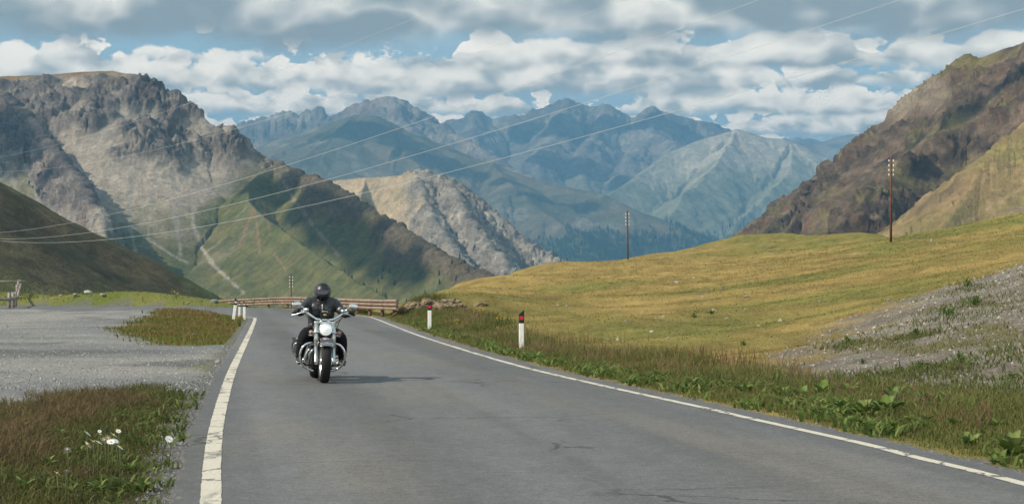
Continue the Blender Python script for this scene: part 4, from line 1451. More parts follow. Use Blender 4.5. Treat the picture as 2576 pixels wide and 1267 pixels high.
def all_pebbles():
    r = np.random.RandomState(9)
    n = 34000
    Y = 17 + 48 * r.uniform(0, 1, n) ** 1.3; X = Y * r.uniform(.04, .33, n)
    lot, sc, right, rd, n1, n2 = zones(X, Y)
    k = (r.uniform(0, 1, n) < sc) & (rd > .5)
    X, Y = X[k], Y[k]; m = len(X)
    S = (.007 + .034 * r.uniform(0, 1, m) ** 6) * np.clip(Y / 26, .8, 1.7)
    cols = mixc(c3(.13, .122, .11), c3(.30, .28, .25), r.uniform(0, 1, m)) * (1 + r.uniform(-.25, .25, (m, 1)))
    cols = np.where((r.uniform(0, 1, m) < .12)[:, None], c3(.20, .13, .10), cols)
    pebbles('scree_stones', X, Y, S, cols, 'loose grey stones strewn over the scree slope', 1)
    n = 15000
    Y = 26 + 75 * r.uniform(0, 1, n) ** 1.6; X = Y * r.uniform(-.32, -.09, n)
    lot, sc, right, rd, n1, n2 = zones(X, Y)
    k = (r.uniform(0, 1, n) < lot) & (rd > .02)
    X, Y = X[k], Y[k]; m = len(X)
    S = .008 + .030 * r.uniform(0, 1, m) ** 5 + Y * .00012
    cols = mixc(c3(.15, .15, .15), c3(.30, .29, .275), r.uniform(0, 1, m))
    pebbles('layby_gravel', X, Y, S, cols, 'loose gravel scattered over the lay-by', 2)
    # crumbs along both asphalt edges
    n = 9000
    Y = 10 + 60 * r.uniform(0, 1, n) ** 2
    left = r.uniform(0, 1, n) < .6
    off = np.abs(r.normal(0, .22, n)) - .05
    X = np.where(left, np.interp(Y, ROAD_L[:110, 1], ROAD_L[:110, 0]) - off, np.interp(Y, ROAD_R[:110, 1], ROAD_R[:110, 0]) + off * .6)
    S = .006 + .016 * r.uniform(0, 1, n) ** 3
    cols = mixc(c3(.10, .10, .10), c3(.24, .23, .22), r.uniform(0, 1, n))
    pebbles('edge_gravel', X, Y, S, cols, 'dark gravel crumbs along the broken asphalt edges', 3)
    # pale pieces in the hillside turf
    n = 800
    Y = 35 * (250 / 35.) ** r.uniform(0, 1, n); X = Y * r.uniform(-.05, .29, n)
    lot, sc, right, rd, n1, n2 = zones(X, Y)
    k = right & (rd > 2) & (r.uniform(0, 1, n) < sstep(-.05, .35, fbm(X / 12, Y / 12, 51.1, 3))) & (sc < .3) & (poly_sd(X, Y, LAND) < -1)
    X, Y = X[k], Y[k]; m = len(X)
    S = (.03 + .11 * r.uniform(0, 1, m) ** 3) * np.clip(Y / 70, .7, 2)
    cols = mixc(c3(.20, .175, .125), c3(.34, .30, .235), r.uniform(0, 1, m))
    pebbles('turf_stones', X, Y, S, cols, 'small pale stones half sunk in the hillside turf', 4)


all_pebbles()


def outcrops():
    big = [rock_mesh('outcrop_mesh', 60 + k, 4, .75, 3.0, .5) for k in range(4)]
    for me in big:
        me.materials.append(M_CRAG)
    spots = [  # px, py (foot), width px, height px, label
        (1030, 782, 56, 34, 'leftmost jagged brown outcrop beside the guardrail end'), (1075, 778, 60, 36, 'layered outcrop behind the far striped post'), (1120, 785, 58, 36, 'broad cracked outcrop right of the far striped post'),
        (1157, 776, 28, 22, 'dark split rock on the bank right of the broad outcrop'), (1172, 782, 20, 12, 'low black rock in front of the dark split rock'), (1207, 774, 34, 16, 'long reddish slab furthest right on the bank'), (1132, 800, 26, 9, 'small dark ledge low on the bank')]
    r = random.Random(2)
    for k, (px, py, w, h, lab) in enumerate(spots):
        p = hit(px, py)
        s = p.y / FPX
        o = link_obj('rock_outcrop', big[k % 4], None, (p.x, p.y + w * s * .12, p.z - h * s * .02), (r.uniform(-.1, .1), -.35 + r.uniform(-.1, .1), r.uniform(-.3, .3)), (w * s * .55, w * s * .5, h * s * .75))
        tag(o, lab, 'rock', 'rock outcrops on the right bank')


outcrops()

# ------------------------------------------------------------------ leafy plants
def leaf_mesh(name, seed, length=1.0, width=.34, col=(.06, .10, .02), lobes=0.0):
    r = np.random.RandomState(seed)
    n = 6
    V = []; C = []
    for i in range(n + 1):
        t = i / n
        w = width * (math.sin(math.pi * min(1, t * .92 + .06)) ** .8) * (1 + (lobes * (1 if i % 2 else -1) if 0 < i < n else 0))
        if i == n:
            w = .01
        x = length * t
        z = .42 * length * math.sin(t * 1.9) - .22 * length * t * t
        V += [(x, -w / 2, z + .05 * w), (x, 0, z - .06 * w * 2), (x, w / 2, z + .05 * w)]
        k = 1 + .25 * r.uniform(-1, 1)
        for s in (1.0, 1.25, 1.0):
            C.append([c * k * s for c in col])
    me_o = mesh_np(name, V, grid_faces(3, n + 1), M_LEAF, smooth=True, col=np.clip(np.array(C), .004, .9))
    me = me_o.data
    bpy.data.objects.remove(me_o)
    return me


DOCK = [leaf_mesh('leaf_mesh', k, 1.0, .42, c, .10) for k, c in enumerate([(.11, .16, .035), (.13, .18, .04), (.16, .19, .06), (.10, .15, .05)])]
THISTLE = [leaf_mesh('leaf_mesh', 10 + k, 1.0, .20, c, .5) for k, c in enumerate([(.085, .125, .042), (.11, .15, .05), (.09, .135, .035)])]


def plant(name, p, size, leaves, n, rr, label, cat, group, stems=0, tilt=(.2, 1.0)):
    root = empty(name, (p.x, p.y, p.z))
    tag(root, label, cat, group)
    for k in range(n):
        a = k * 2.399 + rr.uniform(-.4, .4)
        el = rr.uniform(*tilt)
        s = size * rr.uniform(.6, 1.05)
        q = size * (rr.gauss(0, .42) if name == 'thistle' else .06)
        if name == 'thistle':
            s *= .62
        o = link_obj('leaf', leaves[rr.randrange(len(leaves))], root, (math.cos(a) * q, math.sin(a * 1.7) * q, 0 if name != 'thistle' else rr.uniform(-.02, .18) * size), (0, -el, a), (s, s * rr.uniform(.8, 1.1), s))
        o.rotation_mode = 'ZYX' if False else 'XYZ'
        o.rotation_euler = (Matrix.Rotation(a, 3, 'Z') @ Matrix.Rotation(-el, 3, 'Y')).to_euler()
    return root


ORD = 'first second third fourth fifth sixth seventh eighth ninth tenth eleventh twelfth thirteenth fourteenth fifteenth sixteenth seventeenth eighteenth nineteenth twentieth twenty-first twenty-second twenty-third twenty-fourth twenty-fifth twenty-sixth twenty-seventh twenty-eighth twenty-ninth thirtieth'.split()


def plants():
    rr = random.Random(8)
    spots = [(2548, 1162, .26), (2500, 1150, .22), (2575, 1120, .24), (2440, 1118, .20), (2395, 1098, .20), (2326, 1080, .22), (2280, 1060, .24), (2225, 1062, .26), (2170, 1040, .24), (2120, 1030, .24), (2070, 1018, .26), (2020, 1010, .26), (1965, 1000, .30), (1920, 985, .26), (1875, 978, .26), (1830, 968, .26), (1780, 975, .22), (1738, 985, .22),
             (1700, 972, .24), (1655, 950, .24), (1560, 930, .24), (1420, 905, .26), (1350, 890, .28), (1330, 872, .30), (2250, 1010, .24), (2330, 1030, .24), (2140, 1000, .24), (2510, 1090, .22)]
    for k, (px, py, s) in enumerate(spots):
        p = hit(px, py + rr.uniform(-16, 22))
        plant('leafy_plant', p, s * rr.choice((.55, .75, .9, 1.1)), DOCK, rr.randint(12, 20), rr, 'broad-leaved green weed in the right verge, %s from the right picture edge' % ORD[[q[0] for q in sorted(spots, key=lambda q: -q[0])].index(px)], 'plant', 'leafy weeds along the right verge')
    th = [(1955, 968, .42, 'large dark spiky thistle bush in the right verge'), (2305, 845, .34, 'thistle clump halfway up the scree'), (2385, 795, .55, 'left thistle of the tall pair on the upper scree'), (2450, 770, .55, 'right thistle of the tall pair on the upper scree'),
          (2435, 722, .55, 'uppermost thistle on the scree'), (2318, 930, .34, 'bushy thistle cluster low on the scree'), (2412, 915, .40, 'wide thistle right of centre on the scree'), (2135, 867, .36, 'thistle at the upper left scree rim'),
          (2103, 960, .26, 'thistle beside the largest scree-foot stone'), (2170, 915, .24, 'low thistle in the lower scree'), (1885, 925, .30, 'thistle left of the scree tip in the meadow'), (1870, 870, .28, 'small thistle in the meadow below the rust patches'), (2500, 1000, .30, 'thistle in the grass at the right scree foot'), (2545, 960, .30, 'thistle close to the right picture edge'),
          (1790, 790, .40, 'small green thistle low in the central meadow'), (1745, 800, .40, 'green clump left of the central meadow thistle')]
    for px, py, s, lab in th:
        p = hit(px, py)
        plant('thistle', p, s * .62, THISTLE, 46, rr, lab, 'thistle', 'thistles on the scree and meadow', tilt=(.05, 1.2))
    # low leafy weeds in the left patch
    for px, py, s in [(120, 1180, .22), (200, 1150, .22), (260, 1120, .2), (330, 1190, .2), (60, 1240, .22), (420, 1180, .16), (360, 1240, .2), (460, 1110, .14), (440, 1060, .14), (250, 1235, .2), (300, 1060, .2), (290, 1050, .22), (150, 1105, .2)]:
        p = hit(px, py)
        plant('leafy_plant', p, s * .6, DOCK, 12, rr, 'broad-leaved weed among the rusty grass in the lower left patch', 'plant', 'leafy weeds in the lower left patch')


plants()

# ------------------------------------------------------------------ flowers
M_PETAL = simple_mat('white_petals', (.80, .80, .78), .6, var=.06)
M_YELL = simple_mat('yellow_flower', (.72, .42, .02), .6, var=.2)
M_STEM = simple_mat('green_stem', (.08, .10, .03), .8)
M_PINK = simple_mat('pink_clover', (.42, .22, .24), .8, var=.3)


def petal_ring():
    V = []; F = []
    n = 15
    for k in range(n):
        a = 2 * math.pi * k / n
        c, s = math.cos(a), math.sin(a)
        def pt(r, w, z):
            V.append((c * r - s * w, s * r + c * w, z))
        i = len(V)
        pt(.18, -.05, 0); pt(.18, .05, 0); pt(.7, .12, .10); pt(.7, -.12, .10); pt(1.0, 0, .02)
        F += [(i, i + 1, i + 2, i + 3), (i + 3, i + 2, i + 4)]
    me = bpy.data.meshes.new('petal_mesh')
    me.from_pydata(V, [], F)
    me.materials.append(M_PETAL)
    return me


PETALS = petal_ring()
DISC = rock_mesh('disc_mesh', 3, 1, .5, 0, .05); DISC.materials.append(M_YELL)


def daisies():
    rr = random.Random(3)
    cs = [(370, 575, 1), (500, 585, .9), (630, 590, 1.1), (675, 550, .7), (370, 680, 1.1), (430, 655, 1.2), (480, 662, 1), (540, 640, 1.1), (580, 622, 1), (600, 655, 1), (645, 648, .9), (690, 710, .9), (175, 735, .9), (1175, 630, 1.1), (1105, 610, .6), (70, 965, .9), (165, 945, .8), (490, 552, .5)]
    for k, (cx, cy, s) in enumerate(cs):
        px, py = (200 + cx / 2.464) * .6289, (1500 + cy / 2.464) * .6289
        D = CAM_H * FPX / (py + (95 if cx < 1000 else 48) - 718)
        head = at(px, py, D)
        g = gz(head.x, head.y)
        h = head.z - g
        root = empty('daisy', (head.x, head.y, g))
        clus = sorted(q[0] + q[1] * .01 for q in cs if 180 < q[0] < 1000)
        lab = 'white daisy, %s from the left in the cluster on the lower left patch' % ORD[clus.index(cx + cy * .01)] if 180 < cx < 1000 else ''
        grp = 'clustered white daisies'
        if cx > 1000:
            lab = 'single white daisy near the left white line' if s > 1 else 'tiny white daisy bud beside the single daisy near the left line'; grp = None
        elif cx < 180:
            lab = {175: 'lone white daisy left of the daisy cluster', 70: 'lower left white daisy near the picture edge', 165: 'white daisy below and left of the cluster'}[cx]; grp = None
        tag(root, lab, 'flower', grp)
        link_obj('stem', tube_mesh('stem_mesh', [(0, 0, 0), (rr.uniform(-.02, .02), .01, h * .6), (0, 0, h)], .0035, 4, M_STEM), root)
        q = s * .036
        fl = link_obj('petals', PETALS, root, (0, 0, h), (rr.uniform(.5, .9), rr.uniform(-.3, .3), rr.uniform(0, 3)), (q, q, q))
        link_obj('flower_centre', DISC, root, (0, -.006, h + .004), (.6, 0, 0), (q * .28, q * .28, q * .22))
    # yellow flowers
    for (px, py, n, sp, lab) in [(1262, 798, 16, 16, 'tall yellow ragwort clump right of the far striped post'), (1212, 778, 8, 12, 'smaller yellow flower clump behind the ragwort'), (603, 795, 10, 11, 'orange yellow flowers at the foot of the left posts'), (1150, 806, 8, 12, 'scattered yellow flowers at the far striped post'), (440, 736, 7, 8, 'yellow flowers on the crest of the knoll'), (2010, 1000, 3, 25, 'few yellow buttercups low in the right verge')]:
        D = hit(px, py + 26).y
        c = at(px, py, D)
        g = gz(c.x, c.y)
        root = empty('yellow_flowers', (c.x, c.y, g))
        tag(root, lab, 'flowers', 'yellow flower clumps')
        s = D / FPX
        for k in range(n):
            dx, dz = rr.gauss(0, sp * .55) * s, rr.gauss(0, sp * .3) * s
            h = max(.08, c.z - g + dz)
            link_obj('stem', tube_mesh('stem_mesh', [(dx * .5, 0, 0), (dx, 0, h)], .006, 4, M_STEM), root)
            q = 1.9 * s * rr.uniform(.7, 1.2)
            link_obj('flower_head', DISC, root, (dx, 0, h), None, (q, q, q))


daisies()

# red-brown dock stems in the right verge
M_RED = simple_mat('red_brown_stem', (.11, .05, .035), .8, var=.3)


def stems():
    rr = random.Random(6)
    for (px, py, n, sp) in [(2140, 985, 8, 40), (2250, 1010, 6, 40), (2050, 960, 5, 30), (2340, 1020, 6, 50), (2460, 1070, 8, 50), (1990, 950, 4, 30)]:
        p = hit(px, py + 25)
        root = empty('dock_stalks', p)
        tag(root, {2140: 'densest bundle of red-brown stalks in the right verge', 2250: 'red-brown stalks right of the densest bundle', 2050: 'thin red-brown stalks beside the dark thistle bush', 2340: 'loose red-brown stalks before the scree foot', 2460: 'red-brown dry stalks nearest the right edge', 1990: 'few red-brown stalks left of the scree foot'}[px], 'plant', 'dry dock stalks')
        for k in range(n):
            dx = rr.gauss(0, sp * .4) * p.y / FPX; dy = rr.uniform(-.2, .2)
            h = rr.uniform(.16, .34)
            g = gz(p.x + dx, p.y + dy) - p.z
            link_obj('stalk', tube_mesh('stalk_mesh', [(dx, dy, g - .03), (dx + rr.uniform(-.04, .04), dy, g + h * .6), (dx + rr.uniform(-.09, .09), dy, g + h)], [.004, .004, .006], 5, M_RED), root)


stems()

# ------------------------------------------------------------------ conifers on the far slopes
def conifers(name, info, wkey, n, height, label, seed, sc_col=(.035, .055, .022)):
    r = np.random.RandomState(seed)
    P = info['P']
    W = info[wkey] if isinstance(wkey, str) else wkey
    nv, nu = W.shape
    w = np.clip(W[:-1, :-1], 0, 1)
    area = np.linalg.norm(P[1:, :-1] - P[:-1, :-1], axis=-1) * np.linalg.norm(P[:-1, 1:] - P[:-1, :-1], axis=-1)
    w = (w * area)
    w[:2] = 0; w[-2:] = 0
    w = w.ravel() / w.sum()
    idx = r.choice(len(w), n, p=w)
    j, i = idx // (nu - 1), idx % (nu - 1)
    a, b = r.uniform(0, 1, (n, 1)), r.uniform(0, 1, (n, 1))
    B = P[j, i] * (1 - a) * (1 - b) + P[j, i + 1] * a * (1 - b) + P[j + 1, i] * (1 - a) * b + P[j + 1, i + 1] * a * b
    return B


def conifer_mass(name, B, height, label, seed, colr=(.035, .055, .022)):
    r = np.random.RandomState(seed)
    n = len(B)
    h = height * r.uniform(.55, 1.25, n)
    rad = h * r.uniform(.17, .26, n)
    S = 5
    ang = np.linspace(0, 2 * np.pi, S, endpoint=False)[None] + r.uniform(0, 6, (n, 1))
    rings = []
    for zf, rf in ((.08, 1.0), (.45, .55)):
        rr_ = rad[:, None] * rf * (1 + r.uniform(-.3, .3, (n, S)))
        rings.append(np.stack([B[:, None, 0] + np.cos(ang) * rr_, B[:, None, 1] + np.sin(ang) * rr_, B[:, None, 2] + h[:, None] * zf + 0 * ang], -1))
    tip1 = B + np.array([0, 0, 1]) * (h * .62)[:, None]
    tip2 = B + np.array([0, 0, 1]) * h[:, None]
    V = np.concatenate([rings[0], tip1[:, None], rings[1], tip2[:, None]], 1)
    m = V.shape[1]
    f = []
    for k in range(S):
        f.append((k, (k + 1) % S, S)); f.append((S + 1 + k, S + 1 + (k + 1) % S, 2 * S + 1))
    F = (np.arange(n)[:, None, None] * m + np.array(f)[None]).reshape(-1, 3)
    col = np.array(colr)[None] * (1 + r.uniform(-.35, .45, (n, 1)))
    C = np.repeat(col, m, 0)
    o = mesh_np(name, V.reshape(-1, 3), F, M_BLADE, col=np.clip(C, .004, .5))
    tag(o, label, 'forest', kind='stuff')


# ------------------------------------------------------------------ street furniture
M_WHITE = simple_mat('white_plastic', (.74, .74, .72), .55, var=.08, vscale=7, bump=.1)
M_BLACK = simple_mat('black_plastic', (.012, .013, .018), .5, var=.2)
M_REDREF = simple_mat('red_reflector', (.55, .015, .03), .25, spec=.6, var=.05)
M_GREYREF = simple_mat('grey_reflector', (.55, .56, .58), .25, spec=.6, var=.05)
M_LOG = simple_mat('weathered_log', (.235, .175, .135), .85, spec=.15, var=.5, vscale=5, bump=.6, bscale=22)
M_LOG2 = simple_mat('grey_fence_log', (.26, .225, .20), .85, spec=.15, var=.45, vscale=6, bump=.6, bscale=22)
M_POST = simple_mat('brown_wood_post', (.17, .10, .07), .85, spec=.15, var=.4, vscale=6, bump=.5)
M_POLE = simple_mat('tarred_wood_pole', (.11, .055, .035), .85, spec=.15, var=.45, vscale=4, bump=.5)
M_RUST = simple_mat('rusty_steel', (.17, .07, .04), .8, var=.5, vscale=9, bump=.3)
M_STEEL = simple_mat('galvanised_steel', (.5, .5, .5), .4, metal=.8, var=.15)
M_PORC = simple_mat('white_porcelain', (.75, .75, .73), .3, var=.05)


def prism(name, sec, z0, z1, mat, parent, top_fn=None, taper=1.0, bev=.0):
    """Extrude a section (list of x,y) from z0 to z1; top_fn(x,y) adds to the top height."""
    n = len(sec)
    V = [(x, y, z0) for x, y in sec] + [(x * taper, y * taper, z1 + (top_fn(x, y) if top_fn else 0)) for x, y in sec]
    F = [tuple(range(n))[::-1], tuple(range(n, 2 * n))] + [(i, (i + 1) % n, n + (i + 1) % n, n + i) for i in range(n)]
    me = bpy.data.meshes.new(name)
    me.from_pydata(V, [], F)
    me.materials.append(mat)
    return link_obj(name, me, parent)


def delineator(px, py, D, h, refl, slant, label, lean=0.0, s=1.0):
    c = at(px, py, D)
    z = gz(c.x, c.y)
    root = empty('delineator_post', (c.x, c.y, z - .03))
    tag(root, label, 'road post', 'white delineator posts')
    root.rotation_euler = (0, lean, 0)
    w, d = .062 * s, .045 * s
    sec = [(-w, -d * .6), (-w * .8, -d), (w * .8, -d), (w, -d * .6), (w * .55, d), (-w * .55, d)]
    prism('body', sec, -.15, h * .70, M_WHITE, root)
    sec2 = [(x * 1.02, y * 1.02) for x, y in sec]
    cap = prism('black_cap', sec2, h * .70, h - .05, M_BLACK, root, lambda x, y: .05 * slant * x / w)
    rw = w * .72
    prism('reflector', [(-rw, -.004), (rw, -.004), (rw, .004), (-rw, .004)], h * .78, h * .86, refl, cap).location = (0, -d * 1.02 - .006, 0)
    return root


delineator(1312, 890, 44, 1.06, M_REDREF, 1, 'nearest white post with red reflector right of the road')
delineator(1081, 826, 60, .98, M_REDREF, 1, 'farther white post with red reflector beside the rock bank')
delineator(587, 806, 76, .98, M_GREYREF, -1, 'tallest leaning white post with black cap at the left road edge', lean=.13)
delineator(602, 797, 83.5, .80, M_GREYREF, -1, 'middle white post behind the leaning one on the left', lean=.03, s=.8)
delineator(615, 800, 81, .84, M_GREYREF, -1, 'rightmost white post of the left group at the bend', lean=.0, s=.9)


def noisy_log(name, pts, rad, mat, parent, seed, sides=9):
    me = tube_mesh(name, pts, rad, sides, mat)
    r = np.random.RandomState(seed)
    for v in me.vertices:
        f = 1 + .0
        v.co += Vector(r.normal(0, 1, 3)) * (rad if not isinstance(rad, list) else rad[0]) * .045
    return link_obj(name, me, parent)


def guardrail():
    src = [(997, 752.4, 80), (936, 752.4, 88), (856, 750, 98), (796, 747.8, 108), (736, 746.4, 119), (676, 747.8, 124), (596, 752, 129), (530, 755, 134), (470, 758, 140)]
    top = smooth_poly([tuple(at(*p)) for p in src], 10)
    Q, s = resample(top, 4.0)
    origin = Vector((Q[0][0], Q[0][1], gz(Q[0][0], Q[0][1])))
    root = empty('log_guardrail', origin)
    tag(root, 'long three-log wooden guardrail curving around the bend behind the rider', 'guardrail')
    rad = .074
    fine, sf = resample(top, 1.0)
    for k in range(len(Q) - 1):
        a, b = Vector(Q[k]), Vector(Q[k + 1])
        for j in range(3):
            dz = -rad - j * .168
            i0, i1 = int(round(s[k])), int(round(s[k + 1]))
            seg = [Vector(fine[min(i, len(fine) - 1)]) - origin + Vector((0, 0, dz)) for i in range(i0, i1 + 1)]
            ext = .35 if k == 0 and j == 0 else (.33 if k == 0 else 0)
            if ext:
                seg[0] = seg[0] + (seg[0] - seg[1]).normalized() * ext
            noisy_log('rail_log', seg, rad * (1 + .06 * math.sin(k * 3.7 + j * 2.1)), M_LOG, root, k * 3 + j)
            # butt joint ring between logs
        # steel backing strip
        T = (b - a).normalized()
        nrm = Vector((T.y, -T.x, 0))
        if nrm.y < 0: nrm = -nrm
        pa = a - origin + nrm * .085; pb = b - origin + nrm * .085
        me = bpy.data.meshes.new('backing_plate')
        V = []
        for p in (pa, pb):
            V += [tuple(p + Vector((0, 0, -.06))), tuple(p + Vector((0, 0, -.46))), tuple(p + nrm * .01 + Vector((0, 0, -.46))), tuple(p + nrm * .01 + Vector((0, 0, -.06)))]
        me.from_pydata(V, [], [(0, 1, 5, 4), (1, 2, 6, 5), (2, 3, 7, 6), (3, 0, 4, 7), (0, 3, 2, 1), (4, 5, 6, 7)])
        me.materials.append(M_RUST)
        link_obj('backing_plate', me, root)
        # wooden post half way along each bay
        g = gz(*(a.xy + (b.xy - a.xy) * .5))
        c = (a + b) / 2 - origin + nrm * .20
        noisy_log('post', [Vector((c.x, c.y, g - origin.z - .4)), Vector((c.x, c.y, c.z - .12))], .085, M_POST, root, 90 + k)
        # bolt heads and band at the joint
        bd = tube_mesh('band', [a - origin + T * .10 + Vector((0, 0, -rad)), a - origin + T * .14 + Vector((0, 0, -rad))], rad * 1.10, 10, M_STEEL)
        link_obj('steel_band', bd, root)


guardrail()


def fence():
    posts = [(23, 773, 116), (33, 768, 121), (39, 759, 128), (43, 751, 134), (46, 744, 139), (48, 737, 144)]
    P = []
    for px, py, D in posts:
        c = at(px, py, D)
        P.append(Vector((c.x, c.y, gz(c.x, c.y))))
    root = empty('log_fence', P[0])
    tag(root, 'rustic log fence climbing the grass at the left picture edge', 'fence')
    o0 = P[0]
    for k, p in enumerate(P):
        noisy_log('post', [p - o0 + Vector((0, 0, -.3)), p - o0 + Vector((.01, 0, .5)), p - o0 + Vector((.0, 0, 1.05))], .105, M_LOG2, root, 200 + k, 10)
    def rail(a, b, h0, h1, seed):
        noisy_log('rail', [a - o0 + Vector((.16, -.05, h0)), (a + b) / 2 - o0 + Vector((.16, -.05, (h0 + h1) / 2)), b - o0 + Vector((.16, -.05, h1))], .085, M_LOG2, root, seed, 9)
    for k in range(len(P) - 1):
        rail(P[k], P[k + 1] + (P[k + 1] - P[k]) * .06, .68, .70, 300 + k)
    # rails that leave the picture to the left
    a = P[0] + Vector((.45, -.12, .62)); b = P[0] + Vector((-6, .3, .60))
    noisy_log('rail', [a - o0, (a + b) / 2 - o0, b - o0], .085, M_LOG2, root, 400, 9)
    a = P[5] + Vector((.48, -.12, .92)); b = P[5] + Vector((-7, 1.0, .85))
    noisy_log('rail', [a - o0, (a + b) / 2 - o0, b - o0], .085, M_LOG2, root, 401, 9)
    for q in (P[0] + Vector((-3.2, .2, 0)), P[0] + Vector((-6, .3, 0)), P[5] + Vector((-3.5, .6, 0)), P[5] + Vector((-7, 1.2, 0))):
        g = gz(q.x, q.y)
        noisy_log('post', [Vector((q.x, q.y, g - .3)) - o0, Vector((q.x, q.y, g + 1.05)) - o0], .105, M_LOG2, root, 410, 10)


fence()


def utility_pole(base, h, label, leanx=0.0, rad=.105):
    root = empty('utility_pole', base)
    tag(root, label, 'utility pole', 'brown utility poles')
    me = tube_mesh('shaft', [(0, 0, -.5), (leanx * h * .5, 0, h * .5), (leanx * h, 0, h)], [rad * 1.15, rad, rad * .8], 10, M_POLE)
    link_obj('shaft', me, root)
    for k in range(4):
        z = h - .50 - k * .43
        for s in (-1, 1):
            x0 = leanx * z
            br = link_obj('bracket', tube_mesh('bracket', [(x0, -.02, z - .08), (x0 + s * .20, -.02, z - .10), (x0 + s * .20, -.02, z + .0)], .018, 5, M_STEEL), root)
            link_obj('insulator', tube_mesh('insulator', [(x0 + s * .20, -.02, z - .02), (x0 + s * .20, -.02, z + .03), (x0 + s * .20, -.02, z + .10), (x0 + s * .20, -.02, z + .14)], [.055, .06, .045, .02], 8, M_PORC), br)
    return root


def poles():
    p = hit(1580, 690)
    D = 230
    c = at(1580, 690, D); z = gz(c.x, c.y)
    utility_pole((c.x, c.y, z), at(1578, 529, D).z - z, 'brown wooden pole on the golden slope right of the road centre', -.012)
    D = 170
    c = at(2241, 612, D); z = gz(c.x, c.y)
    utility_pole((c.x, c.y, z), at(2243, 392, D).z - z, 'tall brown wooden pole on the hillside before the dark mountain', .008)
    D = 250
    c = at(734, 745, D); z = gz(c.x, c.y)
    utility_pole((c.x, c.y, z), max(6.0, at(732, 688, D).z - z), 'distant wooden pole rising above the guardrail left of the rider', -.004)
    # stay wire of the first pole
    a = at(1581, 545, 230); b = hit(1603, 690)
    o = link_obj('stay_wire', tube_mesh('stay_wire', [a, b], .011, 4, M_POLE))
    tag(o, 'thin stay wire running from the slope pole down to the turf', 'wire')


poles()


def wires():
    W = [([(50, 385), (475, 260), (1160, 0)], 'topmost thin wire above the limestone mountain'), ([(180, 417), (692, 295), (1288, 102), (1570, 0)], 'second wire from the top crossing the clouds'),
         ([(0, 585), (566, 461), (692, 425), (1288, 230), (1900, 0)], 'upper of the three bright wires at the left edge'), ([(0, 601), (566, 516), (692, 486), (1288, 324), (2250, 0)], 'middle of the three bright wires at the left edge'),
         ([(0, 606), (566, 556), (692, 534), (1340, 390), (2576, 15)], 'lowest bright wire reaching the upper right corner')]
    M = simple_mat('bright_aluminium_wire', (.52, .515, .50), .5, metal=.3, var=.05)
    for k, (pts, lab) in enumerate(W):
        # plan: a straight span from far left to near right
        A = Vector((-64.0, 225.0 + k * -3.0)); B = Vector((12.0, 44.0 - k * .5))
        d = B - A
        S = []; Z = []
        for px, py in pts:
            u = (px - 1288) / FPX
            s = (u * A.y - A.x) / (d.x - u * d.y)
            D = A.y + d.y * s
            S.append(s); Z.append(at(px, py, D).z)
        co = np.polyfit(S, Z, 2)
        ss = np.linspace(-.5, 1.25, 60)
        me = tube_mesh('wire', [(A.x + d.x * s, A.y + d.y * s, np.polyval(co, s)) for s in ss], [(.0065 if k < 2 else .0095) * (1.0 if s < .6 else 1.0 - .55 * min(1, (s - .6) / .5)) for s in ss], 5, M)
        o = link_obj('overhead_wire', me)
        tag(o, lab, 'wire', 'overhead wires')


wires()
# ------------------------------------------------------------------ motorcycle and rider
M_CHROME = simple_mat('chrome', (.78, .78, .77), .10, metal=1.0, var=.04)
M_SATIN = simple_mat('satin_aluminium', (.62, .62, .61), .34, metal=.9, var=.10)
M_MAROON = simple_mat('dark_maroon_paint', (.035, .008, .012), .2, spec=.6, var=.1, coat=.8)
M_NAVY = simple_mat('black_blue_paint', (.008, .010, .016), .15, spec=.6, var=.1, coat=.8)
M_RUBBER = simple_mat('tyre_rubber', (.016, .016, .017), .75, spec=.3, var=.3, vscale=30, bump=.4, bscale=70)
M_DARKM = simple_mat('black_engine_metal', (.022, .022, .023), .45, metal=.3, var=.3)
M_ENGINE = simple_mat('dull_engine_alloy', (.20, .20, .20), .45, metal=.7, var=.3)
M_LEATHER = simple_mat('black_leather', (.020, .020, .021), .36, spec=.65, var=.35, vscale=14, bump=.35, bscale=26)
M_DENIM = simple_mat('black_denim', (.011, .011, .013), .9, spec=.15, var=.3, vscale=14, bump=.3, bscale=40)
M_GLOVE = simple_mat('black_glove', (.010, .010, .011), .7, spec=.3)
M_BOOT = simple_mat('black_boot', (.013, .013, .013), .5, spec=.4)
M_SOLE = simple_mat('pale_sole', (.42, .41, .38), .7)
M_HELMET = simple_mat('matt_black_helmet', (.014, .0145, .017), .38, spec=.5, var=.1)
M_VISOR = simple_mat('dark_visor', (.004, .005, .012), .06, spec=.8, var=.1, coat=1.0)
M_AMBER = simple_mat('pale_orange_lens', (.45, .20, .14), .2, spec=.6, var=.1)
M_LENS = simple_mat('lit_headlight_glass', (.85, .88, .85), .12, spec=.6, var=.15, vscale=25, emit=(1.0, 1.0, .95), estr=.3)
M_BULB = simple_mat('headlight_bulb', (1, 1, .95), .3, emit=(1.0, 1.0, .96), estr=3.0)
M_GOLD = simple_mat('brass_clip', (.55, .40, .14), .35, metal=.8)


def part(name, me, parent, **kw):
    return link_obj(name, me, parent, **kw)


def tube(name, pts, rad, mat, parent, sides=10, smooth=0):
    if smooth:
        n = len(pts)
        q = smooth_poly(pts, smooth)
        if isinstance(rad, (list, tuple)):
            rad = list(np.interp(np.linspace(0, n - 1, len(q)), np.arange(n), rad))
        pts = [tuple(p) for p in q]
    return part(name, tube_mesh(name, pts, rad, sides, mat), parent)


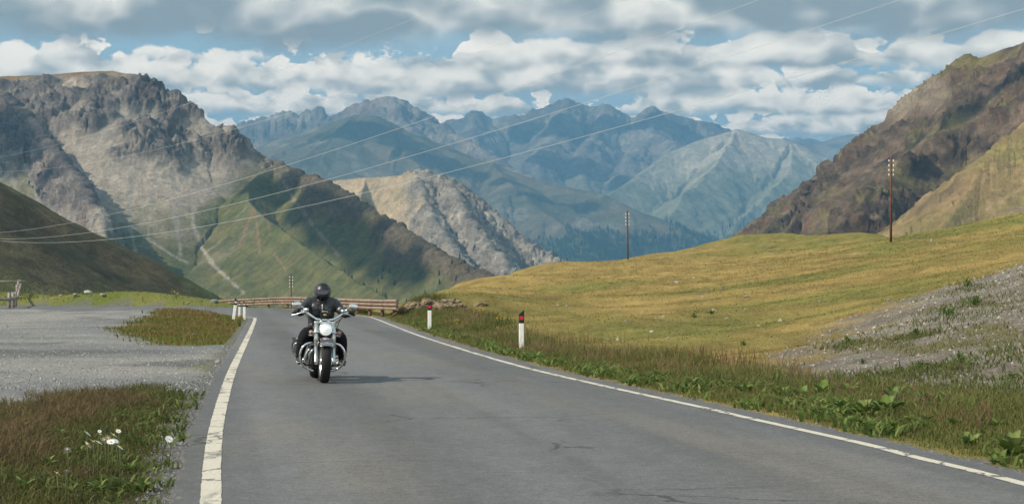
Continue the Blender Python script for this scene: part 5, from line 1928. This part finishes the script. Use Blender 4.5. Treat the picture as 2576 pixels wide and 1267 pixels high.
def lathe_x(name, prof, mat, parent, loc=(0, 0, 0), n=40, arc=None):
    """Profile of (radius, x) revolved about the X axis; arc=(a0,a1) for part of a turn (0 = forward -Y, pi/2 = up)."""
    V = []; F = []
    m = len(prof)
    a0, a1 = arc if arc else (0, 2 * math.pi)
    k1 = n if not arc else n + 1
    for i in range(k1):
        a = a0 + (a1 - a0) * i / n
        for r, x in prof:
            V.append((x, -math.cos(a) * r, math.sin(a) * r))
    for i in range(n):
        j = (i + 1) % k1
        for k in range(m - 1):
            F.append((i * m + k, j * m + k, j * m + k + 1, i * m + k + 1))
    me = bpy.data.meshes.new(name)
    me.from_pydata(V, [], F)
    for p in me.polygons: p.use_smooth = True
    me.materials.append(mat)
    return part(name, me, parent, loc=loc)


def lathe_y(name, prof, mat, parent, loc=(0, 0, 0), n=28, rot=None, sz=1.0):
    """Profile of (radius, y) revolved about Y."""
    V = []; F = []
    m = len(prof)
    for i in range(n):
        a = 2 * math.pi * i / n
        for r, y in prof:
            V.append((math.cos(a) * r, y, math.sin(a) * r * sz))
    for i in range(n):
        j = (i + 1) % n
        for k in range(m - 1):
            F.append((i * m + k, i * m + k + 1, j * m + k + 1, j * m + k))
    me = bpy.data.meshes.new(name)
    me.from_pydata(V, [], F)
    for p in me.polygons: p.use_smooth = True
    me.materials.append(mat)
    return part(name, me, parent, loc=loc, rot=rot)


def blob(name, loc, size, mat, parent, power=2.0, n=20, rot=None):
    """Super-ellipsoid."""
    V = []; F = []
    m = n // 2
    for i in range(m + 1):
        t = math.pi * i / m - math.pi / 2
        for k in range(n):
            a = 2 * math.pi * k / n
            f = lambda c: math.copysign(abs(c) ** (2.0 / power), c)
            V.append((size[0] * f(math.cos(t)) * f(math.cos(a)), size[1] * f(math.cos(t)) * f(math.sin(a)), size[2] * f(math.sin(t))))
    for i in range(m):
        for k in range(n):
            F.append((i * n + k, i * n + (k + 1) % n, (i + 1) * n + (k + 1) % n, (i + 1) * n + k))
    me = bpy.data.meshes.new(name)
    me.from_pydata(V, [], F)
    for p in me.polygons: p.use_smooth = True
    me.materials.append(mat)
    return part(name, me, parent, loc=loc, rot=rot)


def wheel(name, y, R, w, parent, front):
    tyre_prof = [(R - .085, -w * .40), (R - .05, -w * .50), (R - .018, -w * .45), (R - .004, -w * .27), (R, -w * .1), (R, w * .1), (R - .004, w * .27), (R - .018, w * .45), (R - .05, w * .50), (R - .085, w * .40)]
    root = part(name, None, parent, loc=(0, y, R))
    root.empty_display_size = .1
    lathe_x('tyre', tyre_prof, M_RUBBER, root, n=56)
    # tread grooves as slim dark ribs standing a little proud
    lathe_x('rim', [(R - .083, -w * .40), (R - .105, -w * .36), (R - .115, 0), (R - .105, w * .36), (R - .083, w * .40)], M_SATIN, root, n=48)
    lathe_x('hub', [(.0, -.075), (.05, -.07), (.055, -.04), (.03, 0), (.055, .04), (.05, .07), (.0, .075)], M_SATIN, root, n=20)
    for k in range(14):
        a = 2 * math.pi * k / 14
        for s in (-1, 1):
            tube('spoke', [(s * .045, -math.cos(a) * .05, math.sin(a) * .05), (s * .02, -math.cos(a + .25) * (R - .105), math.sin(a + .25) * (R - .105))], .004, M_SATIN, root, 4)
    lathe_x('brake_disc', [(.075, .082), (.15, .082), (.15, .088), (.075, .088)], M_SATIN, root, n=36)
    return root


def motorcycle():
    R = .318
    B = empty('motorcycle', (-2.81, 27.6, 0))
    B.rotation_mode = 'XYZ'
    B.rotation_euler = (Matrix.Rotation(.185, 3, 'Z') @ Matrix.Rotation(.042, 3, 'Y')).to_euler()
    tag(B, 'black and chrome cruiser motorcycle ridden towards the viewer with its headlight lit', 'motorcycle')
    wheel('front_wheel', 0, R, .145, B, True)
    wheel('rear_wheel', 1.64, R, .17, B, False)
    # fork
    for s in (-1, 1):
        fk = tube('fork_slider', [(s * .128, -.01, .275), (s * .128, .02, .34), (s * .128, .115, .56)], [.026, .029, .029], M_SATIN, B, 12)
        tube('axle_clamp', [(s * .10, 0, .318), (s * .155, 0, .318)], .022, M_SATIN, fk, 10)
        fc = tube('fork_cover', [(s * .128, .105, .54), (s * .128, .25, .885)], [.037, .036], M_SATIN, B, 14)
        tube('fork_cap', [(s * .128, .25, .885), (s * .128, .26, .91)], [.036, .02], M_CHROME, fc, 14)
    blob('lower_fork_yoke', (0, .18, .70), (.16, .035, .03), M_DARKM, B, 5)
    blob('upper_fork_yoke', (0, .262, .895), (.165, .04, .018), M_SATIN, B, 5)
    blob('steering_head', (0, .28, .78), (.05, .06, .13), M_DARKM, B, 3)
    blob('horn', (0, .17, .63), (.055, .04, .05), M_DARKM, B, 3)
    # front fender
    fw = .088
    fprof = [(R + .012, -fw), (R + .028, -fw * .92), (R + .040, -fw * .6), (R + .046, 0), (R + .040, fw * .6), (R + .028, fw * .92), (R + .012, fw)]
    fe = lathe_x('front_fender', fprof, M_MAROON, B, (0, 0, R), 30, (math.radians(42), math.radians(168)))
    for k in range(3):
        a = math.radians(42 + k * 4.2)
        rr = R + .050
        tube('trim_bar', [(-fw * 1.18, -math.cos(a) * (rr - .03), math.sin(a) * (rr - .03)), (-fw * .6, -math.cos(a) * rr, math.sin(a) * rr), (0, -math.cos(a) * (rr + .004), math.sin(a) * (rr + .004)), (fw * .6, -math.cos(a) * rr, math.sin(a) * rr), (fw * 1.18, -math.cos(a) * (rr - .03), math.sin(a) * (rr - .03))], .0065, M_CHROME, fe, 6, 4)
    blob('badge', (0, -.245 + .0, .285), (.030, .012, .010), M_CHROME, fe, 2.5)
    for s in (-1, 1):
        tube('fender_stay', [(s * .095, .06, .62), (s * .118, .09, .52)], .008, M_CHROME, B, 6)
    # headlight
    hl = lathe_y('headlight', [(.0, .155), (.05, .15), (.082, .11), (.096, .05), (.101, .0), (.101, -.012), (.092, -.020)], M_CHROME, B, (0, .085, .80), 36)
    lathe_y('bezel', [(.103, .012), (.107, -.004), (.103, -.022), (.091, -.026), (.089, -.015)], M_CHROME, hl, (0, 0, 0), 36)
    lathe_y('lens', [(.0905, -.014), (.075, -.030), (.045, -.042), (.0, -.047)], M_LENS, hl, (0, 0, 0), 36)
    blob('bulb', (-.012, -.036, .022), (.040, .012, .034), M_BULB, hl, 2)
    blob('visor_peak', (0, -.01, .092), (.07, .04, .014), M_CHROME, hl, 2.4)
    # indicators on their bar
    tube('indicator_bar', [(-.20, .14, .745), (-.1, .14, .75), (.1, .14, .75), (.20, .14, .745)], .010, M_CHROME, B, 8)
    for s in (-1, 1):
        it = lathe_y('indicator', [(.0, .06), (.02, .055), (.031, .02), (.033, 0), (.030, -.006)], M_CHROME, B, (s * .212, .14, .745), 20)
        lathe_y('indicator_lens', [(.0295, -.002), (.024, -.016), (.012, -.024), (.0, -.027)], M_AMBER, it, (0, 0, 0), 20)
        for k in range(2):
            tube('cooling_trim', [(s * .15, .2, .715 - k * .018), (s * .24, .24, .71 - k * .018)], .005, M_CHROME, B, 6)
    # handlebar
    hb = tube('handlebar', [(-.46, .56, 1.015), (-.40, .50, 1.03), (-.32, .42, 1.045), (-.27, .37, 1.035), (-.20, .33, .985), (-.12, .315, .942), (0, .31, .935), (.12, .315, .942), (.20, .33, .985), (.27, .37, 1.035), (.32, .42, 1.045), (.40, .50, 1.03), (.46, .56, 1.015)], .0165, M_CHROME, B, 12, 5)
    for s in (-1, 1):
        tube('riser', [(s * .055, .27, .90), (s * .055, .31, .94)], .019, M_CHROME, B, 10)
        tube('grip', [(s * .345, .445, 1.044), (s * .40, .50, 1.031), (s * .47, .57, 1.012)], .021, M_RUBBER, hb, 10)
        sw = blob('switch_housing', (s * .315, .405, 1.045), (.048, .034, .030), M_SATIN, hb, 3.5, 16, (0, 0, s * .75))
        blob('brake_reservoir', (s * .285, .365, 1.075), (.045, .028, .022), M_SATIN, hb, 4, 16, (0, s * .12, s * .7))
        tube('lever', [(s * .305, .37, 1.035), (s * .36, .385, 1.025), (s * .43, .42, 1.0), (s * .50, .47, .985)], [.011, .009, .008, .009], M_SATIN, hb, 7, 4)
        ms = tube('mirror_stem', [(s * .305, .38, 1.07), (s * .325, .375, 1.105), (s * .36, .37, 1.125)], .008, M_CHROME, hb, 7, 3)
        mz = 1.148
        mr = blob('mirror', (s * .43, .375, mz), (.073, .026, .044), M_CHROME, hb, 2.3, 20, (0, s * .12, 0))
        # cables
        tube('cable', [(s * .30, .375, 1.02), (s * .25, .30, .97), (s * .20, .25, .88), (s * .16, .22, .76), (s * .10, .25, .65)], .0065, M_DARKM, B, 6, 5)
        tube('cable', [(s * .29, .385, 1.01), (s * .22, .34, .93), (s * .13, .30, .86), (s * .06, .32, .76)], .0065, M_DARKM, B, 6, 5)
    # phone holder above the bar
    ph = blob('phone_holder', (.0, .335, 1.0), (.062, .03, .055), M_DARKM, B, 4, 16, (.3, 0, 0))
    blob('clip', (0, .30, 1.02), (.028, .008, .014), M_GOLD, ph, 4, 12).matrix_parent_inverse = ph.matrix_basis.inverted() if False else Matrix.Identity(4)
    ph.children[0].location = (0, -.034, .022)
    for s in (-1, 1):
        c = blob('holder_arm', (s * .055, -.01, .03), (.014, .022, .04), M_DARKM, ph, 3, 12)
    tube('holder_arch', [(-.035, -.01, .045), (-.03, -.01, .066), (.03, -.01, .066), (.035, -.01, .045)], .006, M_SATIN, ph, 6, 4)
    # tank, seat, rear
    blob('fuel_tank', (0, .66, .735), (.165, .33, .125), M_NAVY, B, 2.6, 28)
    blob('seat', (0, 1.18, .67), (.16, .33, .07), M_LEATHER, B, 2.8, 24)
    lathe_x('rear_fender', [(R + .015, -.115), (R + .05, -.10), (R + .06, 0), (R + .05, .10), (R + .015, .115)], M_NAVY, B, (0, 1.64, R), 30, (math.radians(40), math.radians(190)))
    for s in (-1, 1):
        sb = blob('saddlebag', (s * .275, 1.52, .50), (.085, .25, .135), M_LEATHER, B, 4.5, 24)
        blob('bag_lid', (0, 0, .095), (.092, .258, .055), M_LEATHER, sb, 4.5, 20)
        for k in (-1, 1):
            tube('strap', [(s * .105, k * .1, .12), (s * .112, k * .1, 0), (s * .10, k * .1, -.12)], .009, M_LEATHER, sb, 5)
        tube('bag_guard', [(s * .26, 1.20, .55), (s * .36, 1.22, .54), (s * .39, 1.26, .47), (s * .37, 1.30, .36), (s * .26, 1.32, .32)], .011, M_CHROME, B, 8, 5)
        tube('frame_tube', [(s * .04, .34, .70), (s * .10, .46, .45), (s * .13, .58, .22), (s * .14, 1.1, .19)], .018, M_DARKM, B, 8, 4)
        # crash bar
        tube('crash_bar', [(s * .10, .46, .555), (s * .17, .44, .575), (s * .25, .43, .560), (s * .315, .43, .49), (s * .34, .44, .39), (s * .325, .46, .29), (s * .27, .49, .215), (s * .20, .52, .175), (s * .12, .55, .15)], .0175, M_CHROME, B, 12, 5)
        fb = blob('footboard', (s * .315, .72, .255), (.055, .17, .016), M_DARKM, B, 5, 16)
        blob('footboard_edge', (s * .05, 0, 0), (.008, .165, .018), M_CHROME, fb, 4, 12)
        tube('footboard_bracket', [(s * .12, .72, .22), (s * .28, .72, .24)], .014, M_DARKM, B, 6)
    # engine
    eng = blob('engine', (0, .80, .33), (.15, .22, .15), M_DARKM, B, 4, 20)
    for k, (y, tilt) in enumerate(((.66, -.40), (.92, .40))):
        cy = empty('cylinder')
        cy.parent = B
        cy.location = (0, y, .52); cy.rotation_euler = (-tilt, 0, 0)
        for j in range(7):
            blob('fin', (0, 0, -.08 + j * .026), (.088, .075, .007), M_ENGINE if j % 2 else M_DARKM, cy, 4, 16)
        blob('rocker_cover', (0, 0, .115), (.085, .07, .03), M_CHROME, cy, 4, 16)
    lathe_x('air_cleaner', [(.0, -.20), (.07, -.198), (.085, -.18), (.088, -.14), (.06, -.10)], M_CHROME, B, (-.01, .80, .55), 28)
    lathe_x('primary_cover', [(.0, .205), (.09, .20), (.115, .18), (.12, .14)], M_CHROME, B, (0, .85, .30), 28)
    tube('exhaust_pipe', [(-.07, .58, .50), (-.14, .52, .47), (-.185, .54, .40), (-.20, .62, .30), (-.215, .80, .225), (-.22, 1.0, .20)], .026, M_CHROME, B, 12, 5)
    tube('exhaust_pipe', [(-.07, 1.0, .52), (-.16, 1.0, .46), (-.20, 1.02, .36), (-.22, 1.1, .28)], .026, M_CHROME, B, 12, 5)
    tube('silencer', [(-.22, .98, .20), (-.235, 1.15, .205), (-.24, 1.9, .235)], [.028, .045, .05], M_CHROME, B, 14)
    tube('silencer', [(-.22, 1.08, .29), (-.25, 1.25, .285), (-.26, 1.95, .31)], [.028, .042, .046], M_CHROME, B, 14)
    tube('side_stand', [(.14, .72, .20), (.20, .85, .15), (.22, 1.0, .14)], .014, M_DARKM, B, 7)
    tube('gear_linkage', [(.17, .62, .26), (.24, .60, .27), (.26, .58, .31)], .010, M_SATIN, B, 6)
    blob('brake_caliper', (.135, .10, .38), (.025, .04, .05), M_DARKM, B, 3, 14)
    blob('rear_lamp', (0, 2.02, .62), (.05, .03, .03), M_REDREF, B, 3, 12)
    return B


BIKE = motorcycle()


def fuse(name, shapes, voxel, mat, smooth=6, disp=0.0):
    """shapes: list of polylines with radii; returns one closed remeshed surface."""
    bm = bmesh.new()
    for pts, rad in shapes:
        q = smooth_poly(pts, 4) if len(pts) > 2 else np.array(pts, float)
        rr = np.interp(np.linspace(0, len(pts) - 1, len(q)), np.arange(len(pts)), rad)
        me = tube_mesh('t', [tuple(p) for p in q], list(rr), 14)
        bm.from_mesh(me)
        bpy.data.meshes.remove(me)
        for p, r in ((q[0], rr[0]), (q[-1], rr[-1])):
            bmesh.ops.create_icosphere(bm, subdivisions=2, radius=r, matrix=Matrix.Translation(Vector(p)))
    me = bpy.data.meshes.new(name)
    bm.to_mesh(me); bm.free()
    o = bpy.data.objects.new(name, me)
    COL.objects.link(o)
    md = o.modifiers.new('r', 'REMESH'); md.mode = 'VOXEL'; md.voxel_size = voxel; md.use_smooth_shade = True
    sm = o.modifiers.new('s', 'SMOOTH'); sm.iterations = smooth; sm.factor = .5
    dg = bpy.context.evaluated_depsgraph_get()
    dg.update()
    m2 = bpy.data.meshes.new_from_object(o.evaluated_get(dg))
    bpy.data.objects.remove(o)
    n = len(m2.vertices)
    co = np.empty(n * 3, np.float32); m2.vertices.foreach_get('co', co); co = co.reshape(-1, 3)
    if disp:
        no = np.empty(n * 3, np.float32); m2.vertices.foreach_get('normal', no); no = no.reshape(-1, 3)
        w = fbm(co[:, 0] * 13, co[:, 1] * 13, co[:, 2] * 20, 3, .5, ridged=True)
        co = co + no * (w * disp)[:, None]
        m2.vertices.foreach_set('co', co.ravel().astype(np.float32))
    m2.materials.clear()
    m2.materials.append(mat)
    for p in m2.polygons: p.use_smooth = True
    m2.update()
    m2.name = name
    return m2, co


def rider():
    P = empty('person', BIKE.location)
    P.rotation_euler = BIKE.rotation_euler
    tag(P, 'rider in black leather jacket and black full-face helmet sitting on the motorcycle', 'person')
    sh = []
    # torso
    sh.append(([(0, 1.10, .74), (0, 1.09, .86), (0, 1.05, 1.0), (0, 1.02, 1.12), (0, 1.0, 1.20)], [.155, .15, .155, .16, .11]))
    for s in (-1, 1):
        sh.append(([(s * .06, 1.07, .80), (s * .075, 1.04, .95), (s * .085, .99, 1.10), (s * .10, 1.0, 1.17)], [.125, .125, .125, .09]))
        sh.append(([(0, 1.0, 1.22), (s * .10, 1.0, 1.215), (s * .19, .99, 1.185)], [.075, .078, .078]))
        # arm
        sh.append(([(s * .20, .99, 1.18), (s * .275, .90, 1.10), (s * .335, .77, 1.035), (s * .375, .64, 1.035), (s * .405, .565, 1.04)], [.078, .070, .062, .050, .042]))
        # leg
        sh.append(([(s * .09, 1.12, .73), (s * .18, .90, .72), (s * .27, .64, .665), (s * .295, .60, .60), (s * .315, .66, .47), (s * .325, .72, .35)], [.125, .105, .088, .080, .068, .055]))
    sh.append(([(0, 1.01, 1.19), (0, 1.0, 1.25)], [.075, .06]))
    me, co = fuse('body', sh, .0135, M_LEATHER, 4, .011)
    me.materials.append(M_DENIM)
    for p in me.polygons:
        c = p.center
        if c.z < .80 and not (c.y > .95 and abs(c.x) < .12 and c.z > .78):
            p.material_index = 1
    body = part('body', me, P)
    # jacket details
    tube('zip', [(0.01, .905, .86), (.005, .885, .97), (0, .865, 1.08), (0, .885, 1.17)], .006, M_SATIN, body, 6, 4)
    tube('collar', [(-.085, .98, 1.235), (-.06, .905, 1.22), (0, .885, 1.20), (.06, .905, 1.22), (.085, .98, 1.235)], .020, M_LEATHER, body, 8, 4)
    for s in (-1, 1):
        blob('pocket_flap', (s * .095, .868, 1.085), (.055, .012, .020), M_LEATHER, body, 4, 14, (0, s * .18, -s * .25))
        blob('chest_pocket', (s * .095, .874, 1.035), (.052, .012, .055), M_LEATHER, body, 4, 14, (0, s * .05, -s * .25))
    # helmet
    hc = Vector((0, .945, 1.355))
    V = []; F = []; nlat, nlon = 26, 36
    def hr(th, ph):
        # th from the top down, ph = 0 forward
        x = math.sin(th) * math.sin(ph); y = -math.sin(th) * math.cos(ph); z = math.cos(th)
        fwd = max(0, -y)
        rx, ry, rz = .129, .155, .147
        v = Vector((x * rx, y * ry, z * rz))
        if z < 0:                       # chin bar
            v.z *= 1.12
            v.y += -.012 * fwd * min(1, -z * 3)
            k = 1 - .10 * (-z)
            v.x *= k
        return v
    for i in range(nlat + 1):
        th = math.pi * .86 * i / nlat
        for k in range(nlon):
            V.append(hr(th, 2 * math.pi * k / nlon))
    for i in range(nlat):
        for k in range(nlon):
            F.append((i * nlon + k, i * nlon + (k + 1) % nlon, (i + 1) * nlon + (k + 1) % nlon, (i + 1) * nlon + k))
    me = bpy.data.meshes.new('helmet'); me.from_pydata([tuple(v) for v in V], [], F)
    for p in me.polygons: p.use_smooth = True
    me.materials.append(M_HELMET)
    bm = bmesh.new(); bm.from_mesh(me); bmesh.ops.remove_doubles(bm, verts=bm.verts, dist=1e-5); bmesh.ops.recalc_face_normals(bm, faces=bm.faces); bm.to_mesh(me); bm.free()
    hel = part('helmet', me, P, loc=hc, rot=(.03, 0, .05))
    V = []; F = []; a, b = 14, 22
    for i in range(a + 1):
        th = math.radians(lerp(80, 141, i / a))
        for k in range(b + 1):
            ph = math.radians(lerp(-78, 78, k / b))
            v = hr(th, ph)
            V.append(tuple(v * 1.022))
    F = grid_faces(b + 1, a + 1)
    vo = mesh_np('visor', np.array(V), F, M_VISOR, hel, smooth=True)
    rim = [tuple(hr(math.radians(76.5), math.radians(q)) * 1.026) for q in range(-78, 79, 6)]
    tube('visor_rim', rim, .0035, simple_mat('violet_sheen', (.10, .09, .30), .15, spec=.8), hel, 5)
    blob('vent', (0, -.085, .112), (.035, .022, .010), M_HELMET, hel, 3, 12, (-.5, 0, 0))
    for s in (-1, 1):
        blob('visor_pivot', (s * .122, -.02, .012), (.012, .024, .024), M_HELMET, hel, 2.5, 12)
        blob('top_vent', (s * .028, -.075, .118), (.012, .026, .008), M_DARKM, hel, 3, 12, (-.45, 0, s * .4))
        # glove with five fingers around the grip
        g0 = Vector((s * .405, .515, 1.035))
        d = Vector((s * .70, .70, -.15)).normalized()             # along the grip, outwards
        up = Vector((0, 0, 1)); f = d.cross(up) * s              # forward
        if f.y > 0: f = -f
        f.normalize()
        sh = [([tuple(g0 - f * .075 - d * .015 + up * .012), tuple(g0 - f * .035 + up * .026), tuple(g0 + f * .002 + up * .030)], [.034, .034, .022])]
        for j in range(4):
            o = d * (-.036 + j * .023)
            L = (.94, 1.0, .95, .82)[j]
            q = [g0 + o + up * .030 - f * .012, g0 + o + up * .026 + f * .030 * L, g0 + o - up * .006 + f * .038 * L, g0 + o - up * .028 + f * .012 * L, g0 + o - up * .024 - f * .010]
            sh.append(([tuple(v) for v in q], [.0125, .012, .0115, .011, .010]))
        th = [g0 - d * .040 - f * .03 + up * .010, g0 - d * .052 - f * .004 - up * .010, g0 - d * .045 + f * .014 - up * .022]
        sh.append(([tuple(v) for v in th], [.016, .0135, .012]))
        me, _ = fuse('glove', sh, .006, M_GLOVE, 3)
        gl = part('glove', me, P)
        tube('cuff', [tuple(g0 - f * .115 - d * .02 + up * .008), tuple(g0 - f * .070 - d * .012 + up * .012)], [.046, .038], M_GLOVE, gl, 12)
        # boot on the footboard
        sh = [([(s * .325, .735, .43), (s * .327, .745, .36), (s * .328, .75, .315)], [.062, .055, .048]), ([(s * .328, .77, .315), (s * .332, .66, .312), (s * .336, .56, .300), (s * .338, .52, .296)], [.042, .044, .042, .034])]
        me, _ = fuse('boot', sh, .010, M_BOOT, 3)
        bt = part('boot', me, P)
        blob('sole', (s * .333, .645, .276), (.046, .155, .012), M_SOLE, bt, 3.5, 20)
    return P


RIDER = rider()
B = conifers('conifer_forest', I_MID, 'wood', 12000, 20, '', 1)
conifer_mass('conifer_forest', B, 25, 'dark conifer forest on the wooded flank in mid distance', 1)
B = conifers('conifer_forest', I_PALE, 'wood', 8000, 20, '', 2)
conifer_mass('conifer_forest', B, 22, 'far conifer woods on the lower pale mountain', 2, (.04, .06, .026))
U_, Z_ = I_TAN['U'], I_TAN['Z']
wt = sstep(1150, 1300, U_ + fbm(I_TAN['X'] / 100, I_TAN['Y'] / 100, 3, 3) * 120) * sstep(60, -60, Z_ - (U_ - 1200) * .25)
B = conifers('conifer_forest', I_TAN, wt, 900, 12, '', 3)
conifer_mass('conifer_forest', B, 9.0, 'dark conifers along the foot and right edge of the tan ridge', 3)
U_, Z_ = I_LEFT['U'], I_LEFT['Z']
wl = sstep(760, 1000, U_ + fbm(I_LEFT['X'] / 120, I_LEFT['Y'] / 120, 3, 3) * 160) * sstep(90, -40, Z_ - (1100 - U_) * .22)
B = conifers('conifer_forest', I_LEFT, wl ** 2, 420, 10, '', 4)
conifer_mass('conifer_forest', B, 7.0, 'scattered small conifers on the shaded flank above the guardrail', 4)
# ------------------------------------------------------------------ unseen clouds added between the sun and the slopes to shade them
M_SHADE_CLOUD = simple_mat('shade_cloud_white', (.85, .86, .88), 1.0, spec=0.0, var=.05, vscale=.002)


def on_mountain(info, px, py):
    P = info['P']
    d = P - np.array([0, 0, CAM_H])
    c, s = math.cos(PITCH), math.sin(PITCH)
    yc = d[..., 1] * c + d[..., 2] * s
    zc = -d[..., 1] * s + d[..., 2] * c
    X = 1288 + FPX * d[..., 0] / yc
    Y = 633.5 - FPX * zc / yc
    e = (X - px) ** 2 + (Y - py) ** 2
    near = e < max(36.0, e.min() * 1.5)
    k = np.argmin(np.where(near, P[..., 1], 1e9))
    return Vector(P.reshape(-1, 3)[k])


def shade_cloud(info, spots, alt, seed, label):  # added out of view; blobs set along the sun ray to shade the spots
    bm = bmesh.new()
    for k, (px, py, rpx) in enumerate(spots):
        p = on_mountain(info, px, py)
        t = (alt - p.z) / TO_SUN.z
        c = p + TO_SUN * t
        r = rpx * p.y / FPX
        M = Matrix.Translation(c + Vector((0, 0, .1 * r * math.sin(k * 2.3)))) @ Matrix.Diagonal((r, r, r * .8, 1))
        bmesh.ops.create_icosphere(bm, subdivisions=4, radius=1.0, matrix=M)
    me = bpy.data.meshes.new('shade_cloud')
    bm.to_mesh(me); bm.free()
    n = len(me.vertices)
    co = np.empty(n * 3, np.float32); me.vertices.foreach_get('co', co); co = co.reshape(-1, 3)
    no = np.empty(n * 3, np.float32); me.vertices.foreach_get('normal', no); no = no.reshape(-1, 3)
    R = spots[0][2] * on_mountain(info, spots[0][0], spots[0][1]).y / FPX
    w = fbm(co[:, 0] / R, co[:, 1] / R, co[:, 2] / R + seed, 5, .55)
    co = co + no * (w * R * .25)[:, None]
    me.vertices.foreach_set('co', co.ravel().astype(np.float32))
    for p in me.polygons: p.use_smooth = True
    me.materials.append(M_SHADE_CLOUD)
    o = link_obj('shade_cloud', me)
    tag(o, label, kind='structure')


shade_cloud(I_MID, [(850, 330, 52), (905, 318, 50), (960, 330, 50), (1020, 362, 46), (1090, 392, 44), (1170, 425, 44), (1260, 450, 40), (1360, 490, 38), (1480, 520, 34)], 2600, 1, 'unseen cumulus added to shade the rounded shoulder')
shade_cloud(I_BACK, [(1330, 330, 50), (1400, 310, 60), (1470, 330, 60), (1540, 310, 55), (1620, 315, 50), (1700, 325, 50), (1390, 400, 55), (1480, 430, 60), (1560, 450, 50)], 3600, 2, 'unseen broad cumulus added to shade the pointed range')
shade_cloud(I_LEFT, [(715, 470, 70), (670, 470, 50), (690, 500, 55), (760, 520, 85), (800, 540, 85), (840, 570, 85), (880, 600, 80), (920, 630, 75), (960, 660, 70), (1000, 690, 60), (1050, 690, 50), (790, 490, 60), (860, 530, 65), (940, 580, 65), (1030, 640, 60)], 1500, 3, 'unseen cumulus added to shade the left mountain flank')
shade_cloud(I_RIGHT, [(2575, 180, 50), (2510, 225, 46), (2440, 275, 44), (2370, 318, 40), (2300, 360, 34), (2235, 395, 28)], 1500, 4, 'unseen long cumulus added to shade the upper right mountain')
shade_cloud(I_RIGHT, [(2460, 440, 34), (2390, 480, 36), (2320, 520, 36), (2240, 560, 32), (2150, 590, 26)], 1500, 7, 'unseen narrow cumulus added to shade the lower right mountain')
shade_cloud(I_RIGHT, [(1930, 580, 30), (1980, 545, 26), (2040, 500, 22)], 1500, 8, 'unseen small cumulus added to shade the toe of the right mountain')
shade_cloud(I_DARK, [(40, 560, 70), (140, 620, 70), (250, 680, 60), (360, 720, 50), (40, 660, 70), (150, 710, 60), (-100, 560, 90)], 1500, 5, 'unseen cumulus added to shade the dark hillside')
shade_cloud(I_LEFT, [(0, 290, 60), (40, 340, 60), (80, 390, 50), (0, 400, 60), (120, 440, 40)], 1500, 6, 'unseen small cumulus added to shade the left spur of the limestone mountain')
# ------------------------------------------------------------------ haze
def build_haze():
    x0, x1, y0, y1, z0, z1 = -7000, 7000, -400, 17400, -701.5, 1300
    V = [(x0, y0, z0), (x1, y0, z0), (x1, y1, z0), (x0, y1, z0), (x0, y0, z1), (x1, y0, z1), (x1, y1, z1), (x0, y1, z1)]
    F = [(0, 3, 2, 1), (4, 5, 6, 7), (0, 1, 5, 4), (1, 2, 6, 5), (2, 3, 7, 6), (3, 0, 4, 7)]
    m = bpy.data.materials.new('valley_haze')
    m.use_nodes = True
    t = m.node_tree
    for nd in list(t.nodes):
        t.nodes.remove(nd)
    N = NT(t)
    out = N.n('ShaderNodeOutputMaterial')
    pv = N.n('ShaderNodeVolumePrincipled')
    pv.inputs['Color'].default_value = (.165, .40, .64, 1)
    pv.inputs['Density'].default_value = HAZE
    pv.inputs['Anisotropy'].default_value = .0
    t.links.new(pv.outputs[0], out.inputs['Volume'])
    o = mesh_np('haze', V, F, m)
    tag(o, kind='stuff')


HAZE = 1.0e-4
build_haze()
